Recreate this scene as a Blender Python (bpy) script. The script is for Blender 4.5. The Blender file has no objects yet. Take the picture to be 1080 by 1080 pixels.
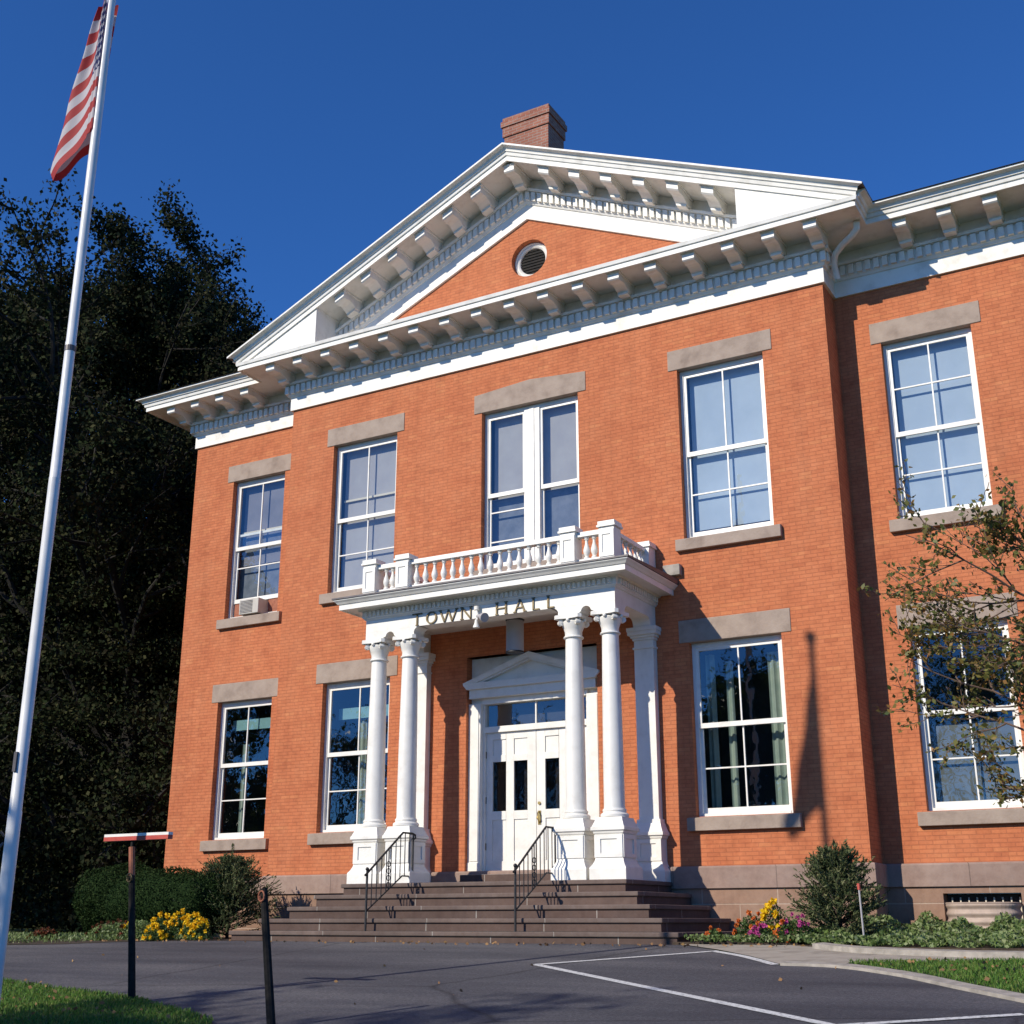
import bpy, bmesh, math, random
import numpy as np
from mathutils import Vector, Matrix
rng = np.random.default_rng(7)
random.seed(7)
S = bpy.context.scene
COL = S.collection
R = math.radians

# ------------------------------------------------------------------ camera
cam = bpy.data.cameras.new('camera')
camo = bpy.data.objects.new('camera', cam)
COL.objects.link(camo)
YAW, PITCH = 0.5182, 0.3144
camo.location = (10.097, -18.3157, 0.4697)
camo.rotation_euler = (math.pi / 2 + PITCH, 0, YAW)
cam.sensor_width = 36
cam.lens = 36 * 1330.5 / 1080
cam.clip_start = 0.1
cam.clip_end = 3000
S.camera = camo

# ------------------------------------------------------------------ light
SUN = Vector((-0.45, -1.0, 0.65)).normalized()
elev = math.asin(SUN.z)
azim = math.atan2(SUN.x, SUN.y)
W = bpy.data.worlds.new('World')
S.world = W
W.use_nodes = True
nt = W.node_tree
sky = nt.nodes.new('ShaderNodeTexSky')
sky.sky_type = 'NISHITA'
sky.sun_disc = False
sky.sun_elevation = elev
sky.sun_rotation = azim % (2 * math.pi)
sky.altitude = 2500
sky.air_density = 1.0
sky.dust_density = 0.12
sky.ozone_density = 6.0
hs = nt.nodes.new('ShaderNodeMix'); hs.data_type = 'RGBA'; hs.blend_type = 'MULTIPLY'
hs.inputs[0].default_value = 1.0; hs.inputs[7].default_value = (.50, 1.0, 1.50, 1)   # deep slide-film blue
nt.links.new(sky.outputs[0], hs.inputs[6])
nt.links.new(hs.outputs[2], nt.nodes['Background'].inputs[0])
nt.nodes['Background'].inputs[1].default_value = 0.10
sl = bpy.data.lights.new('sun', 'SUN')
sl.energy = 4.2
sl.angle = R(0.55)
sl.color = (1.0, 0.915, 0.78)
so = bpy.data.objects.new('sun', sl)
COL.objects.link(so)
so.rotation_euler = SUN.to_track_quat('Z', 'Y').to_euler()
so.location = (-20, -40, 30)
S.view_settings.view_transform = 'Standard'
S.view_settings.look = 'None'
S.view_settings.exposure = 0.20
S.view_settings.gamma = 1
S.cycles.max_bounces = 8
S.cycles.transparent_max_bounces = 24

# ------------------------------------------------------------------ materials
def newmat(name):
    m = bpy.data.materials.new(name)
    m.use_nodes = True
    return m, m.node_tree.nodes, m.node_tree.links, m.node_tree.nodes['Principled BSDF']

def node(N, t, **kw):
    n = N.new(t)
    for k, v in kw.items():
        setattr(n, k, v)
    return n

def pos_vec(N, L, mode='xyz'):
    """world-metre coordinates; 'wall' gives (x+y, z)"""
    tc = N.new('ShaderNodeNewGeometry')
    if mode == 'xyz':
        return tc.outputs['Position']
    sp = N.new('ShaderNodeSeparateXYZ')
    L.new(tc.outputs['Position'], sp.inputs[0])
    ad = node(N, 'ShaderNodeMath', operation='ADD')
    L.new(sp.outputs[0], ad.inputs[0]); L.new(sp.outputs[1], ad.inputs[1])
    cb = N.new('ShaderNodeCombineXYZ')
    L.new(ad.outputs[0], cb.inputs[0]); L.new(sp.outputs[2], cb.inputs[1])
    return cb.outputs[0]

def noise(N, L, vec, scale, detail=4, rough=.6):
    n = N.new('ShaderNodeTexNoise')
    n.inputs['Scale'].default_value = scale
    n.inputs['Detail'].default_value = detail
    n.inputs['Roughness'].default_value = rough
    L.new(vec, n.inputs['Vector'])
    return n

def ramp(N, L, fac, stops):
    r = N.new('ShaderNodeValToRGB')
    e = r.color_ramp.elements
    while len(e) < len(stops):
        e.new(0.5)
    for i, (p, c) in enumerate(stops):
        e[i].position = p
        e[i].color = (*c, 1)
    L.new(fac, r.inputs[0])
    return r.outputs[0]

def mixc(N, L, a, b, fac, mode='MIX'):
    m = node(N, 'ShaderNodeMix', data_type='RGBA', blend_type=mode)
    if isinstance(fac, float): m.inputs[0].default_value = fac
    else: L.new(fac, m.inputs[0])
    for i, c in ((6, a), (7, b)):
        if isinstance(c, tuple): m.inputs[i].default_value = (*c, 1)
        else: L.new(c, m.inputs[i])
    return m.outputs[2]

def bump(N, L, h, b, strength=.3, dist=.01):
    n = N.new('ShaderNodeBump')
    n.inputs['Strength'].default_value = strength
    n.inputs['Distance'].default_value = dist
    L.new(h, n.inputs['Height']); L.new(n.outputs[0], b.inputs['Normal'])

def mat_noise(name, c1, c2, scale=6, rough=.7, bumpd=0, c3=None, bs=40, metallic=0, spec=None):
    m, N, L, b = newmat(name)
    v = pos_vec(N, L)
    n = noise(N, L, v, scale)
    st = [(.35, c1), (.65, c2)] if c3 is None else [(.3, c1), (.5, c2), (.72, c3)]
    L.new(ramp(N, L, n.outputs[0], st), b.inputs['Base Color'])
    b.inputs['Roughness'].default_value = rough
    b.inputs['Metallic'].default_value = metallic
    if spec is not None: b.inputs['Specular IOR Level'].default_value = spec
    if bumpd:
        n2 = noise(N, L, v, bs, 5)
        bump(N, L, n2.outputs[0], b, .6, bumpd)
    return m

def mat_brick(name, c1, c2, mortar, bw=.205, bh=.0675, ms=.009, var=.35, bumpd=.006, stain=True):
    m, N, L, b = newmat(name)
    v = pos_vec(N, L, 'wall')
    t = N.new('ShaderNodeTexBrick')
    t.inputs['Scale'].default_value = 1
    t.inputs['Brick Width'].default_value = bw
    t.inputs['Row Height'].default_value = bh
    t.inputs['Mortar Size'].default_value = ms
    t.inputs['Mortar Smooth'].default_value = .2
    t.inputs['Bias'].default_value = -.2
    t.inputs['Color1'].default_value = (*c1, 1)
    t.inputs['Color2'].default_value = (*c2, 1)
    t.inputs['Mortar'].default_value = (*mortar, 1)
    L.new(v, t.inputs['Vector'])
    # slow weathering and small blotches
    p = pos_vec(N, L)
    n1 = noise(N, L, p, .55, 5, .65)
    c = mixc(N, L, t.outputs[0], ramp(N, L, n1.outputs[0], [(.3, (1 - var, 1 - var, 1 - var)), (.7, (1.0, 1.0, 1.0))]), 1.0, 'MULTIPLY')
    n3 = noise(N, L, p, 1.7, 5, .7)
    c = mixc(N, L, c, ramp(N, L, n3.outputs[0], [(.36, (.93, .88, .88)), (.5, (1.0, 1.0, 1.0)), (.66, (1.03, 1.10, 1.14))]), 1.0 if stain else .5, 'MULTIPLY')
    # faint vertical rain streaks
    ms = N.new('ShaderNodeMapping'); ms.inputs['Scale'].default_value = (3.2, 3.2, .22); L.new(p, ms.inputs[0])
    n4 = noise(N, L, ms.outputs[0], 1.0, 4, .6)
    c = mixc(N, L, c, ramp(N, L, n4.outputs[0], [(.32, (.88, .87, .88)), (.5, (1.0, 1.0, 1.0))]), .8, 'MULTIPLY')
    n2 = noise(N, L, p, 9, 4, .7)
    c = mixc(N, L, c, ramp(N, L, n2.outputs[0], [(.3, (.82, .80, .80)), (.62, (1.0, 1.0, 1.0))]), 1.0, 'MULTIPLY')
    if stain:
        # single odd bricks: paler and darker ones
        mp = N.new('ShaderNodeMapping'); mp.inputs['Scale'].default_value = (1 / bw, 1 / bh, 1)
        L.new(v, mp.inputs[0])
        wn = node(N, 'ShaderNodeTexWhiteNoise', noise_dimensions='2D')
        fl = node(N, 'ShaderNodeVectorMath', operation='FLOOR')
        L.new(mp.outputs[0], fl.inputs[0]); L.new(fl.outputs[0], wn.inputs[0])
        c = mixc(N, L, c, ramp(N, L, wn.outputs[0], [(.02, (.80, .76, .78)), (.10, (.97, .97, .97)), (.92, (1, 1, 1)), (.98, (1.1, 1.25, 1.2))]), .55, 'MULTIPLY')
    L.new(c, b.inputs['Base Color'])
    b.inputs['Roughness'].default_value = .85
    b.inputs['Specular IOR Level'].default_value = .2
    inv = node(N, 'ShaderNodeMath', operation='SUBTRACT'); inv.inputs[0].default_value = 1
    L.new(t.outputs['Fac'], inv.inputs[1])
    ad = node(N, 'ShaderNodeMath', operation='MULTIPLY_ADD'); L.new(n2.outputs[0], ad.inputs[0]); ad.inputs[1].default_value = .5
    L.new(inv.outputs[0], ad.inputs[2])
    bump(N, L, ad.outputs[0], b, .7, bumpd)
    return m

def mat_leaf(name, cols, rough=.55, trans=.25, spec=.3):
    """leaf colours vary from leaf to leaf"""
    m, N, L, b = newmat(name)
    g = N.new('ShaderNodeNewGeometry')
    k = len(cols)
    col = ramp(N, L, g.outputs['Random Per Island'], [(i / max(1, k - 1), c) for i, c in enumerate(cols)])
    L.new(col, b.inputs['Base Color'])
    b.inputs['Roughness'].default_value = rough
    b.inputs['Specular IOR Level'].default_value = spec
    if trans:
        tr = N.new('ShaderNodeBsdfTranslucent'); L.new(col, tr.inputs[0])
        mx = N.new('ShaderNodeMixShader'); mx.inputs[0].default_value = trans
        L.new(b.outputs[0], mx.inputs[1]); L.new(tr.outputs[0], mx.inputs[2])
        L.new(mx.outputs[0], N['Material Output'].inputs[0])
    return m

def mat_glass(name, tint=(.86, .9, .9), base=.10, wave=.0005):
    m, N, L, b = newmat(name)
    N.remove(b)
    # two-sided pane: reflectance from the viewing angle, the same from inside and outside
    fr = N.new('ShaderNodeLayerWeight'); fr.inputs[0].default_value = .5
    pw = node(N, 'ShaderNodeMath', operation='POWER'); L.new(fr.outputs['Facing'], pw.inputs[0]); pw.inputs[1].default_value = 3
    ad = node(N, 'ShaderNodeMath', operation='MULTIPLY_ADD', use_clamp=True)
    L.new(pw.outputs[0], ad.inputs[0]); ad.inputs[1].default_value = .8; ad.inputs[2].default_value = base
    gl = N.new('ShaderNodeBsdfGlossy'); gl.inputs['Roughness'].default_value = .015
    gl.inputs[0].default_value = (.95, .97, 1, 1)
    tr = N.new('ShaderNodeBsdfTransparent'); tr.inputs[0].default_value = (*tint, 1)
    mx = N.new('ShaderNodeMixShader')
    L.new(ad.outputs[0], mx.inputs[0]); L.new(tr.outputs[0], mx.inputs[1]); L.new(gl.outputs[0], mx.inputs[2])
    L.new(mx.outputs[0], N['Material Output'].inputs[0])
    v = pos_vec(N, L)
    n = noise(N, L, v, 2.6, 2, .5)
    bp = N.new('ShaderNodeBump'); bp.inputs['Strength'].default_value = 1; bp.inputs['Distance'].default_value = wave * 4
    L.new(n.outputs[0], bp.inputs['Height']); L.new(bp.outputs[0], gl.inputs['Normal'])
    return m

M = {}
M['brick'] = mat_brick('red_brick', (.605, .203, .089), (.555, .180, .078), (.48, .160, .074), var=.10, bh=.0605, bw=.2, ms=.007, bumpd=.004)
M['chimney_brick'] = mat_brick('weathered_chimney_brick', (.42, .17, .11), (.33, .13, .09), (.42, .30, .24), var=.3)
M['white'] = mat_noise('white_paint', (.64, .62, .56), (.78, .76, .70), 3.4, .55, .003, c3=(.81, .79, .73), bs=18)
M['white_clean'] = mat_noise('white_gloss_paint', (.70, .68, .62), (.785, .765, .705), 4.5, .42, .0015, c3=(.81, .79, .73), bs=20)
M['lintel'] = mat_noise('brownstone_lintel', (.25, .19, .15), (.34, .265, .212), 3.2, .9, .010, c3=(.39, .31, .25), bs=28)
M['stone'] = mat_brick('brownstone_block', (.345, .215, .15), (.41, .265, .19), (.50, .37, .28), bw=1.15, bh=.36, ms=.009, var=.35, bumpd=.01, stain=False)
M['band'] = mat_brick('brownstone_band', (.345, .245, .20), (.40, .29, .235), (.22, .16, .13), bw=1.6, bh=4, ms=.006, var=.25, bumpd=.008, stain=False)
M['tread'] = mat_brick('worn_brownstone_tread', (.18, .135, .115), (.215, .16, .135), (.36, .32, .28), bw=1.9, bh=5, ms=.009, var=.4, bumpd=.01, stain=False)
M['step'] = mat_brick('brownstone_step', (.125, .084, .070), (.155, .105, .086), (.36, .32, .28), bw=1.9, bh=.172, ms=.009, var=.3, bumpd=.01, stain=False)
M['iron'] = mat_noise('black_iron', (.02, .02, .022), (.035, .033, .033), 20, .5, metallic=.3)
M['bronze'] = mat_noise('aged_bronze_letter', (.10, .075, .035), (.16, .12, .06), 30, .4, metallic=.6)
M['brass'] = mat_noise('brass', (.35, .26, .10), (.45, .33, .13), 30, .35, metallic=.9)
M['glass'] = mat_glass('window_glass')
M['glass_dark'] = mat_glass('door_glass', tint=(.5, .5, .5), base=.02)
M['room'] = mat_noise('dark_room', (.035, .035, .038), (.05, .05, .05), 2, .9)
M['shade_reflection'] = mat_noise('reflection_tinted_roller_shade', (.40, .47, .56), (.46, .53, .62), 1.5, .9)  # white blind; the blue of sky reflection and shade is put into its colour
M['shade_grey'] = mat_noise('grey_roller_shade', (.36, .34, .35), (.42, .40, .40), 1.5, .9)
M['pane_reflection'] = mat_noise('blue_grey_pane_reflection', (.12, .14, .18), (.19, .21, .26), 4, .9)  # mottled reflection of the lower panes, painted on a sheet behind the glass
M['screen_or_reflection'] = mat_noise('grey_insect_screen', (.10, .11, .11), (.16, .17, .165), 3, .9)
M['shade_dark'] = mat_noise('grey_lilac_curtain', (.17, .17, .20), (.24, .23, .26), 1.5, .9)
M['teal'] = mat_noise('teal_valance', (.16, .30, .30), (.20, .36, .36), 3, .9)
M['curtain'] = mat_noise('pale_green_curtain', (.24, .30, .25), (.34, .39, .32), 3, .9)
M['cream'] = mat_noise('cream_paint', (.62, .55, .42), (.68, .6, .46), 3, .6)
M['roof'] = mat_noise('grey_roof_shingle', (.13, .11, .10), (.20, .17, .15), 9, .9, .01)
M['roofmetal'] = mat_noise('grey_metal_flashing', (.075, .068, .072), (.12, .11, .115), 5, .5, metallic=.3)
M['pole'] = mat_noise('silver_white_pole_paint', (.62, .63, .63), (.74, .74, .73), 3, .35)
M['rust'] = mat_noise('rusty_painted_steel', (.26, .085, .045), (.36, .13, .07), 14, .8)
M['blackpost'] = mat_noise('black_painted_post', (.012, .012, .012), (.03, .027, .024), 14, .85, spec=.1)
M['red'] = mat_noise('red_paint', (.42, .05, .035), (.5, .08, .05), 10, .5)
M['acplastic'] = mat_noise('beige_plastic', (.45, .42, .37), (.52, .49, .43), 5, .5)
M['galv'] = mat_noise('beige_corrugated_steel', (.33, .25, .20), (.44, .34, .27), 5, .6, metallic=.1)
M['soil'] = mat_noise('mulch_soil', (.035, .024, .016), (.07, .048, .03), 12, .95, .02)
M['bark'] = mat_noise('bark', (.010, .009, .008), (.018, .015, .012), 8, .9, .02)
M['bark_thin'] = mat_noise('young_bark', (.09, .055, .04), (.14, .09, .065), 20, .8)

def mat_asphalt():
    m, N, L, b = newmat('asphalt')
    v = pos_vec(N, L)
    mp = N.new('ShaderNodeMapping'); mp.inputs['Scale'].default_value = (.22, 1.0, 1); mp.inputs['Rotation'].default_value = (0, 0, .45); L.new(v, mp.inputs[0])
    n1 = noise(N, L, mp.outputs[0], .9, 6, .6)  # stretched noise paints soft streaks of tree shadow into the asphalt colour
    n2 = noise(N, L, v, 150, 3, .7)
    c = ramp(N, L, n1.outputs[0], [(.30, (.044, .046, .056)), (.5, (.080, .081, .092)), (.68, (.125, .124, .130))])
    c = mixc(N, L, c, ramp(N, L, n2.outputs[0], [(.35, (.6, .6, .6)), (.6, (1.15, 1.12, 1.1)), (.72, (2.0, 1.9, 1.8))]), .8, 'MULTIPLY')
    n5 = noise(N, L, v, 38, 4, .75)
    c = mixc(N, L, c, ramp(N, L, n5.outputs[0], [(.34, (.60, .60, .63)), (.5, (1, 1, 1)), (.64, (1.7, 1.66, 1.6))]), .9, 'MULTIPLY')
    # worn cracks
    w = N.new('ShaderNodeTexVoronoi'); w.feature = 'DISTANCE_TO_EDGE'; w.inputs['Scale'].default_value = .22
    nd = noise(N, L, v, 1.2, 5)
    mx = mixc(N, L, v, nd.outputs['Color'], .22)
    L.new(mx, w.inputs['Vector'])
    c = mixc(N, L, c, ramp(N, L, w.outputs['Distance'], [(0, (.45, .45, .45)), (.006, (1, 1, 1))]), 1.0, 'MULTIPLY')
    L.new(c, b.inputs['Base Color'])
    b.inputs['Roughness'].default_value = .8
    b.inputs['Specular IOR Level'].default_value = .35
    bump(N, L, n2.outputs[0], b, .7, .008)
    return m
M['asphalt'] = mat_asphalt()
M['concrete'] = mat_noise('concrete_paving', (.24, .21, .17), (.34, .30, .245), 4, .9, .004, c3=(.38, .34, .28))
M['kerbstone'] = mat_noise('concrete_kerb', (.26, .235, .20), (.40, .36, .31), 7, .9, .004)
M['lawn'] = mat_noise('lawn_earth', (.035, .06, .015), (.05, .09, .02), 6, .95, .02)
M['farlawn'] = mat_noise('far_lawn', (.03, .06, .012), (.06, .10, .02), 2, .95)
m, N, L, b = newmat('worn_white_line')
n_ = noise(N, L, pos_vec(N, L), 30, 5, .7)
L.new(ramp(N, L, n_.outputs[0], [(.34, (.14, .14, .15)), (.46, (.56, .56, .54)), (.7, (.72, .72, .70))]), b.inputs['Base Color'])
b.inputs['Roughness'].default_value = .8
M['line'] = m
M['grass'] = mat_leaf('grass_blades', [(.05, .13, .015), (.08, .19, .025), (.13, .24, .04), (.20, .22, .06)], .6, .3)
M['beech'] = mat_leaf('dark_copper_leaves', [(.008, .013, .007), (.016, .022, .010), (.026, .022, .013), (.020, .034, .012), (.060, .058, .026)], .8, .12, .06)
M['shadeleaf'] = mat_leaf('green_maple_leaves', [(.03, .06, .012), (.06, .10, .02), (.10, .12, .03)], .5, .25)
M['sapleaf'] = mat_leaf('autumn_sapling_leaves', [(.12, .14, .035), (.08, .11, .03), (.17, .15, .04), (.26, .13, .04), (.16, .17, .05), (.20, .19, .05), (.34, .16, .04)], .5, .3)
M['yew'] = mat_leaf('conifer_needles', [(.035, .055, .022), (.075, .105, .045), (.13, .155, .07), (.24, .23, .12)], .8, .15, .08)
M['box'] = mat_leaf('clipped_box_leaves', [(.008, .020, .006), (.020, .040, .012), (.042, .066, .022)], .8, .1, .05)
M['cover'] = mat_leaf('groundcover_leaves', [(.07, .12, .03), (.13, .20, .055), (.21, .28, .10), (.30, .34, .17)], .5, .3)
M['stemgreen'] = mat_leaf('flower_foliage', [(.03, .06, .015), (.06, .11, .03), (.10, .15, .04)], .5, .2)
M['yellow'] = mat_leaf('yellow_petals', [(.75, .48, .01), (.85, .62, .02), (.80, .40, .01)], .6, .2)
M['orange'] = mat_leaf('orange_petals', [(.70, .22, .04), (.60, .12, .03)], .6, .2)
M['magenta'] = mat_leaf('magenta_petals', [(.42, .04, .20), (.55, .10, .30)], .6, .2)
M['redleaf'] = mat_leaf('red_leaves', [(.22, .04, .02), (.12, .05, .02), (.06, .06, .02)], .6, .2)
M['litter'] = mat_leaf('dry_fallen_leaves', [(.24, .13, .06), (.34, .20, .09), (.16, .08, .04), (.42, .26, .10)], .8, .1)

# ------------------------------------------------------------------ mesh helpers
ORG = Vector((0, 0, 0))       # origin of the thing being built
class MB:
    def __init__(s):
        s.v = []; s.f = []; s.sm = False
    def add(s, vs, fs):
        o = len(s.v)
        s.v += [tuple(p) for p in vs]
        s.f += [tuple(i + o for i in f) for f in fs]
        return s
    def box(s, x0, x1, y0, y1, z0, z1, tf=None):
        vs = [(x0, y0, z0), (x1, y0, z0), (x1, y1, z0), (x0, y1, z0), (x0, y0, z1), (x1, y0, z1), (x1, y1, z1), (x0, y1, z1)]
        if tf: vs = [tf(p) for p in vs]
        return s.add(vs, [(0, 3, 2, 1), (4, 5, 6, 7), (0, 1, 5, 4), (1, 2, 6, 5), (2, 3, 7, 6), (3, 0, 4, 7)])
    def prism(s, poly, a, b, axis='y', tf=None):
        """poly of 2-D points: axis y -> (x,z), axis x -> (y,z), axis z -> (x,y)"""
        def P(p, t):
            q = (p[0], t, p[1]) if axis == 'y' else ((t, p[0], p[1]) if axis == 'x' else (p[0], p[1], t))
            return tf(q) if tf else q
        n = len(poly)
        vs = [P(p, a) for p in poly] + [P(p, b) for p in poly]
        fs = [tuple(range(n)), tuple(range(2 * n - 1, n - 1, -1))]
        fs += [(i, i + n, (i + 1) % n + n, (i + 1) % n) for i in range(n)]
        return s.add(vs, fs)
    def lathe(s, cx, cy, prof, n=20, square=False, zrot=0):
        k = math.sqrt(2) if square else 1
        if square: n = 4; zrot = math.pi / 4
        vs = []
        for r, z in prof:
            for i in range(n):
                a = zrot + 2 * math.pi * i / n
                vs.append((cx + r * k * math.cos(a), cy + r * k * math.sin(a), z))
        fs = []
        m = len(prof)
        for j in range(m - 1):
            for i in range(n):
                fs.append((j * n + i, j * n + (i + 1) % n, (j + 1) * n + (i + 1) % n, (j + 1) * n + i))
        fs.append(tuple(range(n - 1, -1, -1))); fs.append(tuple((m - 1) * n + i for i in range(n)))
        return s.add(vs, fs)
    def tube(s, pts, rad, n=8, cap=True):
        pts = [Vector(p) for p in pts]
        if not isinstance(rad, (list, tuple)): rad = [rad] * len(pts)
        vs = []
        up = Vector((0.123, 0.456, 0.88)).normalized()
        for i, p in enumerate(pts):
            d = (pts[min(i + 1, len(pts) - 1)] - pts[max(i - 1, 0)])
            d = d.normalized() if d.length > 1e-9 else Vector((0, 0, 1))
            a = d.cross(up)
            if a.length < .05: a = d.cross(Vector((1, 0, 0)))
            a.normalize(); b = d.cross(a)
            for k in range(n):
                t = 2 * math.pi * k / n
                vs.append(p + (a * math.cos(t) + b * math.sin(t)) * rad[i])
        fs = []
        m = len(pts)
        for j in range(m - 1):
            for i in range(n):
                fs.append((j * n + i, j * n + (i + 1) % n, (j + 1) * n + (i + 1) % n, (j + 1) * n + i))
        if cap:
            fs.append(tuple(range(n - 1, -1, -1))); fs.append(tuple((m - 1) * n + i for i in range(n)))
        return s.add(vs, fs)
    def sweep(s, prof, path, closed_prof=True, caps=True):
        """prof: (outward offset, z); path: plan points, corners square; outward = right-hand side for a path running +x looking from -y"""
        n = len(path); k = len(prof)
        dirs = [(Vector(path[i + 1]) - Vector(path[i])).normalized() for i in range(n - 1)]
        nor = [Vector((d.y, -d.x)) for d in dirs]
        vs = []
        for i, p in enumerate(path):
            if i == 0: m = nor[0]
            elif i == n - 1: m = nor[-1]
            else: m = nor[i - 1] + nor[i]
            for o, z in prof:
                vs.append((p[0] + m.x * o, p[1] + m.y * o, z))
        fs = []
        for i in range(n - 1):
            for j in range(k if closed_prof else k - 1):
                j2 = (j + 1) % k
                fs.append((i * k + j, (i + 1) * k + j, (i + 1) * k + j2, i * k + j2))
        if caps and closed_prof:
            fs.append(tuple(range(k))); fs.append(tuple((n - 1) * k + j for j in range(k - 1, -1, -1)))
        return s.add(vs, fs)
    def sphere(s, c, r, n=10, m=6, sc=(1, 1, 1)):
        vs = []
        for j in range(m + 1):
            th = math.pi * j / m
            for i in range(n):
                a = 2 * math.pi * i / n
                vs.append((c[0] + sc[0] * r * math.sin(th) * math.cos(a), c[1] + sc[1] * r * math.sin(th) * math.sin(a), c[2] + sc[2] * r * math.cos(th)))
        fs = [(j * n + i, (j + 1) * n + i, (j + 1) * n + (i + 1) % n, j * n + (i + 1) % n) for j in range(m) for i in range(n)]
        return s.add(vs, fs)
    def build(s, name, mat, parent=None, smooth=False, bevel=0, loc=None, keepn=False):
        me = bpy.data.meshes.new(name)
        me.from_pydata([(p[0] - ORG.x, p[1] - ORG.y, p[2] - ORG.z) for p in s.v], [], s.f)
        bm = bmesh.new(); bm.from_mesh(me)
        bmesh.ops.remove_doubles(bm, verts=bm.verts, dist=1e-5)
        if not keepn: bmesh.ops.recalc_face_normals(bm, faces=bm.faces)
        bm.to_mesh(me); bm.free()
        if smooth:
            me.polygons.foreach_set('use_smooth', [True] * len(me.polygons))
        me.materials.append(mat)
        o = bpy.data.objects.new(name, me)
        COL.objects.link(o)
        if parent is not None: o.parent = parent
        if loc is not None: o.location = loc
        elif parent is None: o.location = ORG
        if smooth:
            md = o.modifiers.new('split', 'EDGE_SPLIT'); md.split_angle = R(38)
        if bevel:
            md = o.modifiers.new('bevel', 'BEVEL'); md.width = bevel; md.segments = 2; md.limit_method = 'ANGLE'; md.angle_limit = R(40)
        return o

def tag(o, label=None, cat=None, group=None, kind=None):
    if label: o['label'] = label
    if cat: o['category'] = cat
    if group: o['group'] = group
    if kind: o['kind'] = kind
    return o

def thing(name, loc, label, cat, group=None):
    global ORG
    ORG = Vector(loc)
    o = bpy.data.objects.new(name, None)
    o.empty_display_size = .3
    COL.objects.link(o)
    o.location = loc
    return tag(o, label, cat, group)

def done():
    global ORG
    ORG = Vector((0, 0, 0))

def dup(o, parent=None, loc=None):
    c = o.copy(); COL.objects.link(c)
    if parent is not None: c.parent = parent
    if loc is not None: c.location = loc
    for ch in o.children: dup(ch, c)
    return c

def leaf_mesh(name, C, size, mat, parent=None, dirs=None, aspect=.6, jitter=.4, org=None, flat=0.0):
    """many small pointed leaf faces; C: (N,3) centres"""
    n = len(C)
    C = np.asarray(C, float)
    if org is None: org = np.array(ORG)
    C = C - org
    if dirs is None:
        d = rng.normal(size=(n, 3))
    else:
        d = np.asarray(dirs, float) + rng.normal(size=(n, 3)) * jitter
    d /= np.linalg.norm(d, axis=1)[:, None] + 1e-9
    q = rng.normal(size=(n, 3)); q[:, 2] *= (1 - flat)
    w = np.cross(d, q); w /= np.linalg.norm(w, axis=1)[:, None] + 1e-9
    sz = size * rng.uniform(.6, 1.3, size=(n, 1))
    a = C - d * sz * .5
    c = C + d * sz * .5
    nrm = np.cross(d, w)
    b1 = C + w * sz * .5 * aspect + nrm * sz * .08
    b2 = C - w * sz * .5 * aspect + nrm * sz * .08
    V = np.stack([a, b1, c, b2], axis=1).reshape(-1, 3)
    me = bpy.data.meshes.new(name)
    me.vertices.add(4 * n); me.vertices.foreach_set('co', V.ravel())
    me.loops.add(4 * n); me.loops.foreach_set('vertex_index', np.arange(4 * n, dtype=np.int32))
    me.polygons.add(n); me.polygons.foreach_set('loop_start', np.arange(0, 4 * n, 4, dtype=np.int32))
    me.polygons.foreach_set('loop_total', np.full(n, 4, dtype=np.int32))
    me.update(); me.validate()
    me.materials.append(mat)
    o = bpy.data.objects.new(name, me)
    COL.objects.link(o)
    if parent is not None: o.parent = parent
    else: o.location = tuple(org)
    return o

# ------------------------------------------------------------------ ground
SL = 0.073
def gz(y):
    if y >= -2.9: return .2
    if y <= -32: return .2 + SL * (-32 + 2.9)
    return .2 + SL * (y + 2.9)

def sheet(name, poly, dz, mat, kind='structure', thick=0):
    """flat sheet that lies on the sloping ground (polygon does not cross the crease)"""
    m = MB()
    if thick:
        n = len(poly)
        top = [(x, y, gz(y) + dz) for x, y in poly]; bot = [(x, y, gz(y) + dz - thick) for x, y in poly]
        m.add(top + bot, [tuple(range(n))] + [(i, (i + 1) % n, (i + 1) % n + n, i + n) for i in range(n)])
    else:
        m.add([(x, y, gz(y) + dz) for x, y in poly], [tuple(range(len(poly)))])
    me = bpy.data.meshes.new(name)
    me.from_pydata(m.v, [], m.f)
    bm = bmesh.new(); bm.from_mesh(me)
    bmesh.ops.triangulate(bm, faces=bm.faces)
    bmesh.ops.recalc_face_normals(bm, faces=bm.faces)
    bm.to_mesh(me); bm.free()
    me.materials.append(mat)
    o = bpy.data.objects.new(name, me); COL.objects.link(o)
    o['kind'] = kind
    return o

m = MB()
xs_ = [-900, -60, 60, 900]; ys_ = [-900, -32, -2.9, 30, 900]
vs = [(x, y, gz(y)) for y in ys_ for x in xs_]
fs = [(j * 4 + i, j * 4 + i + 1, (j + 1) * 4 + i + 1, (j + 1) * 4 + i) for j in range(4) for i in range(3)]
m.add(vs, fs)
tag(m.build('ground', M['farlawn']), kind='structure')

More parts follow.
